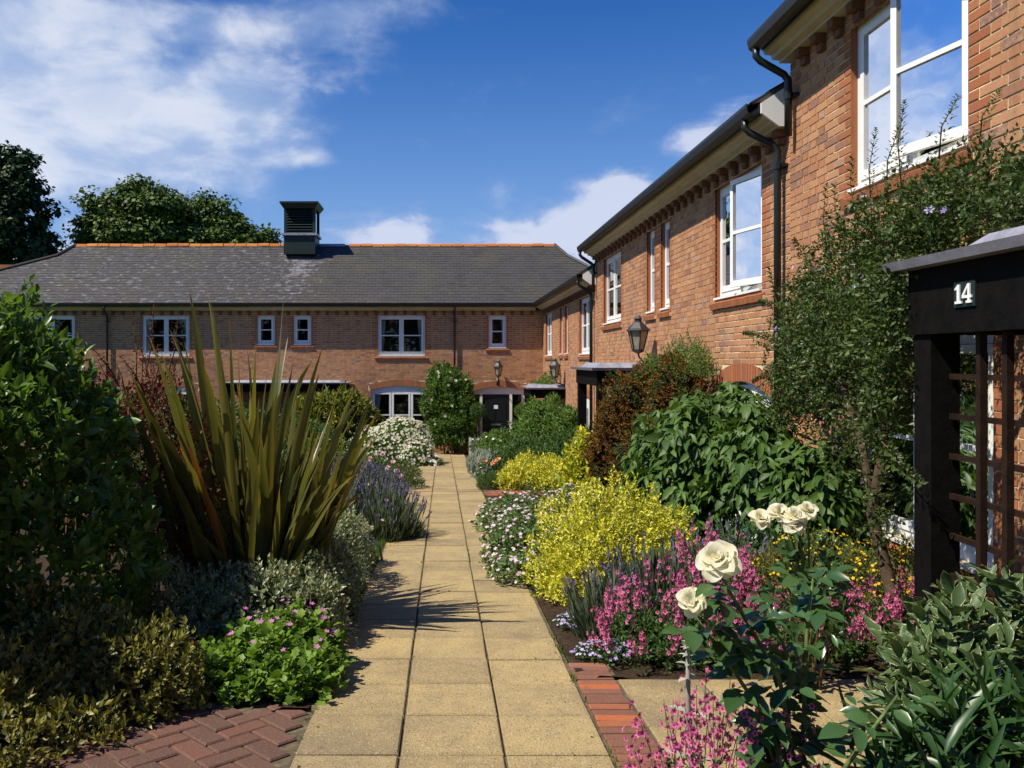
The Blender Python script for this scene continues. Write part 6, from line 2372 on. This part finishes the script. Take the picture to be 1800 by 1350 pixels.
# second cream rose behind
rose_bush('taller cream rose with a cluster of three blooms before the hanging-leaved shrub', [at(1372, 902, 4.3), at(1398, 908, 4.25), at(1420, 898, 4.3), at(1398, 920, 4.25), at(1338, 912, 4.4)], 'cream_petal',
          [(1.95, 4.35, -1.30, 0.22, 0.2, 0.38)], 420, 0.054, full=True, leafsz=0.062)
# silver flower spike in front of the rose
ls = empty('lambs_ear_plant', (0.83, 2.78, gz(2.78)))
tag(ls, 'single woolly silver flower spike standing among the pink flowers', 'plant')
m_ = MB()
xk, yk = 0.832, 2.78
zt_ = at(0, 1105, yk).z
m_.tube([(xk + 0.02, yk, gz(yk)), (xk + 0.012, yk, -1.4), (xk, yk, -1.15), (xk, yk, zt_)], [0.010, 0.0095, 0.009, 0.006], 7)
m_.build('stem', M['silver_leaf'], ls, True)
pp, dd, nn, ss = [], [], [], []
for z, s_, n_ in ((-1.35, 0.085, 2), (-1.20, 0.075, 2), (-1.08, 0.055, 2), (-1.03, 0.04, 4), (-1.0, 0.032, 5), (-0.975, 0.026, 6), (-0.955, 0.022, 6), (-0.935, 0.018, 6), (-0.92, 0.012, 5)):
    for k in range(n_):
        a = 2 * pi * k / n_ + z * 40
        pp.append((xk, yk, z))
        dd.append((cos(a), sin(a) * 0.8, 0.35))
        nn.append((-cos(a) * 0.3, -sin(a) * 0.3, 1))
        ss.append(s_)
spread(ls, 'leaves', T_DROOP, 'silver_leaf', pp, dd, nn, np.array(ss), 60, 'leaf')

# low green filling between the plants of the right bed
fi = empty('ground_cover', (2.0, 6.0, gz(6)))
tag(fi, kind='stuff')
q = np.concatenate([RNG.uniform((1.05, 4.62), (3.35, 5.6), (330, 2)), RNG.uniform((1.2, 4.8), (3.35, 9.5), (500, 2)), RNG.uniform((1.3, 9.5), (3.3, 19), (700, 2)), RNG.uniform((1.25, 2.0), (3.2, 2.9), (120, 2)), RNG.uniform((-2.6, 5.2), (-0.75, 8.0), (150, 2)), RNG.uniform((-4.5, 8.0), (-1.1, 26), (900, 2))])
q = q[~((q[:, 0] > 1.2) & (q[:, 1] < 5.6) & (q[:, 1] > 4.4) & (q[:, 0] < 1.0))]
P = np.column_stack([q, -1.47 - 0.0604 * q[:, 1] + RNG.uniform(0.04, 0.16, len(q))])
p, d, n = twigs(P, np.tile((0, 0, 1.0), (len(P), 1)), 9, 0.10, upb=0.5, rnd_=0.6)
spread(fi, 'leaves', T_DIA, 'green_leaf', p, d, n, 0.055)

# fallen leaves, petals and crumbs of soil along the path edges
li = empty('leaf_litter', (0, 5, gz(5)))
tag(li, kind='stuff')
n_ = 900
yy = RNG.uniform(2.2, 22, n_)
sd_ = RNG.choice((-1, 1), n_)
xx = np.where(sd_ < 0, -0.63, 0.716) + -sd_ * np.abs(RNG.normal(0, 0.10, n_)) + np.where(RNG.random(n_) < 0.12, RNG.uniform(-0.6, 0.6, n_), 0)
xx = np.clip(xx, -0.62, 0.70)
P = np.column_stack([xx, yy, -1.47 - 0.0604 * yy + 0.006])
d = unit(np.column_stack([RNG.normal(0, 1, (n_, 2)), np.full(n_, 0.05)]))
nn = np.tile((0, 0, 1.0), (n_, 1)) + RNG.normal(0, 0.2, (n_, 3))
h = n_ * 2 // 3
spread(li, 'dead_leaves', T_DIA, 'rust_leaf', P[:h], d[:h], nn[:h], RNG.uniform(0.008, 0.024, h))
spread(li, 'fallen_petals', T_DIA, 'pale_pink_petal', P[h:], d[h:], nn[h:], RNG.uniform(0.006, 0.012, n_ - h))

# unseen trees added behind the camera to darken the back windows' reflections
fw_ = empty('unseen_mirror_trees', (0, -55, gz(-55)))
tag(fw_, kind='stuff')
lobes = [(x, -55 + random.uniform(-6, 6), gz(-55) + random.uniform(4, 7), random.uniform(6, 9), 5, random.uniform(5, 8)) for x in range(-70, 75, 9)]
P, N = shell(lobes, 9000, 0.3, 0.12, 91, -0.7, 0.7, ground=False)
d = unit(N + RNG.normal(0, 0.7, N.shape))
spread(fw_, 'crowns', T_ROUND, 'dark_tree_leaf', P, d, N + RNG.normal(0, 0.3, N.shape), RNG.uniform(0.8, 1.7, len(P)))

# weeds and moss in the joints
wd_ = empty('path_weeds', (0, 6, gz(6)))
tag(wd_, kind='stuff')
n_ = 260
yc = RNG.uniform(2.4, 20, n_)
xc = RNG.choice((-0.637, 0.722, -0.182, 0.268), n_, p=(0.42, 0.42, 0.08, 0.08)) + RNG.normal(0, 0.004, n_)
P = np.repeat(np.column_stack([xc, yc, -1.47 - 0.0604 * yc - 0.008]), 9, 0) + RNG.normal(0, 1, (n_ * 9, 3)) * np.array((0.008, 0.022, 0))
d = unit(np.array((0, 0, 1.0)) + RNG.normal(0, 0.6, P.shape))
spread(wd_, 'blades', T_NARROW, 'grass_blade', P, d, RNG.normal(0, 1, P.shape), RNG.uniform(0.012, 0.035, len(P)))
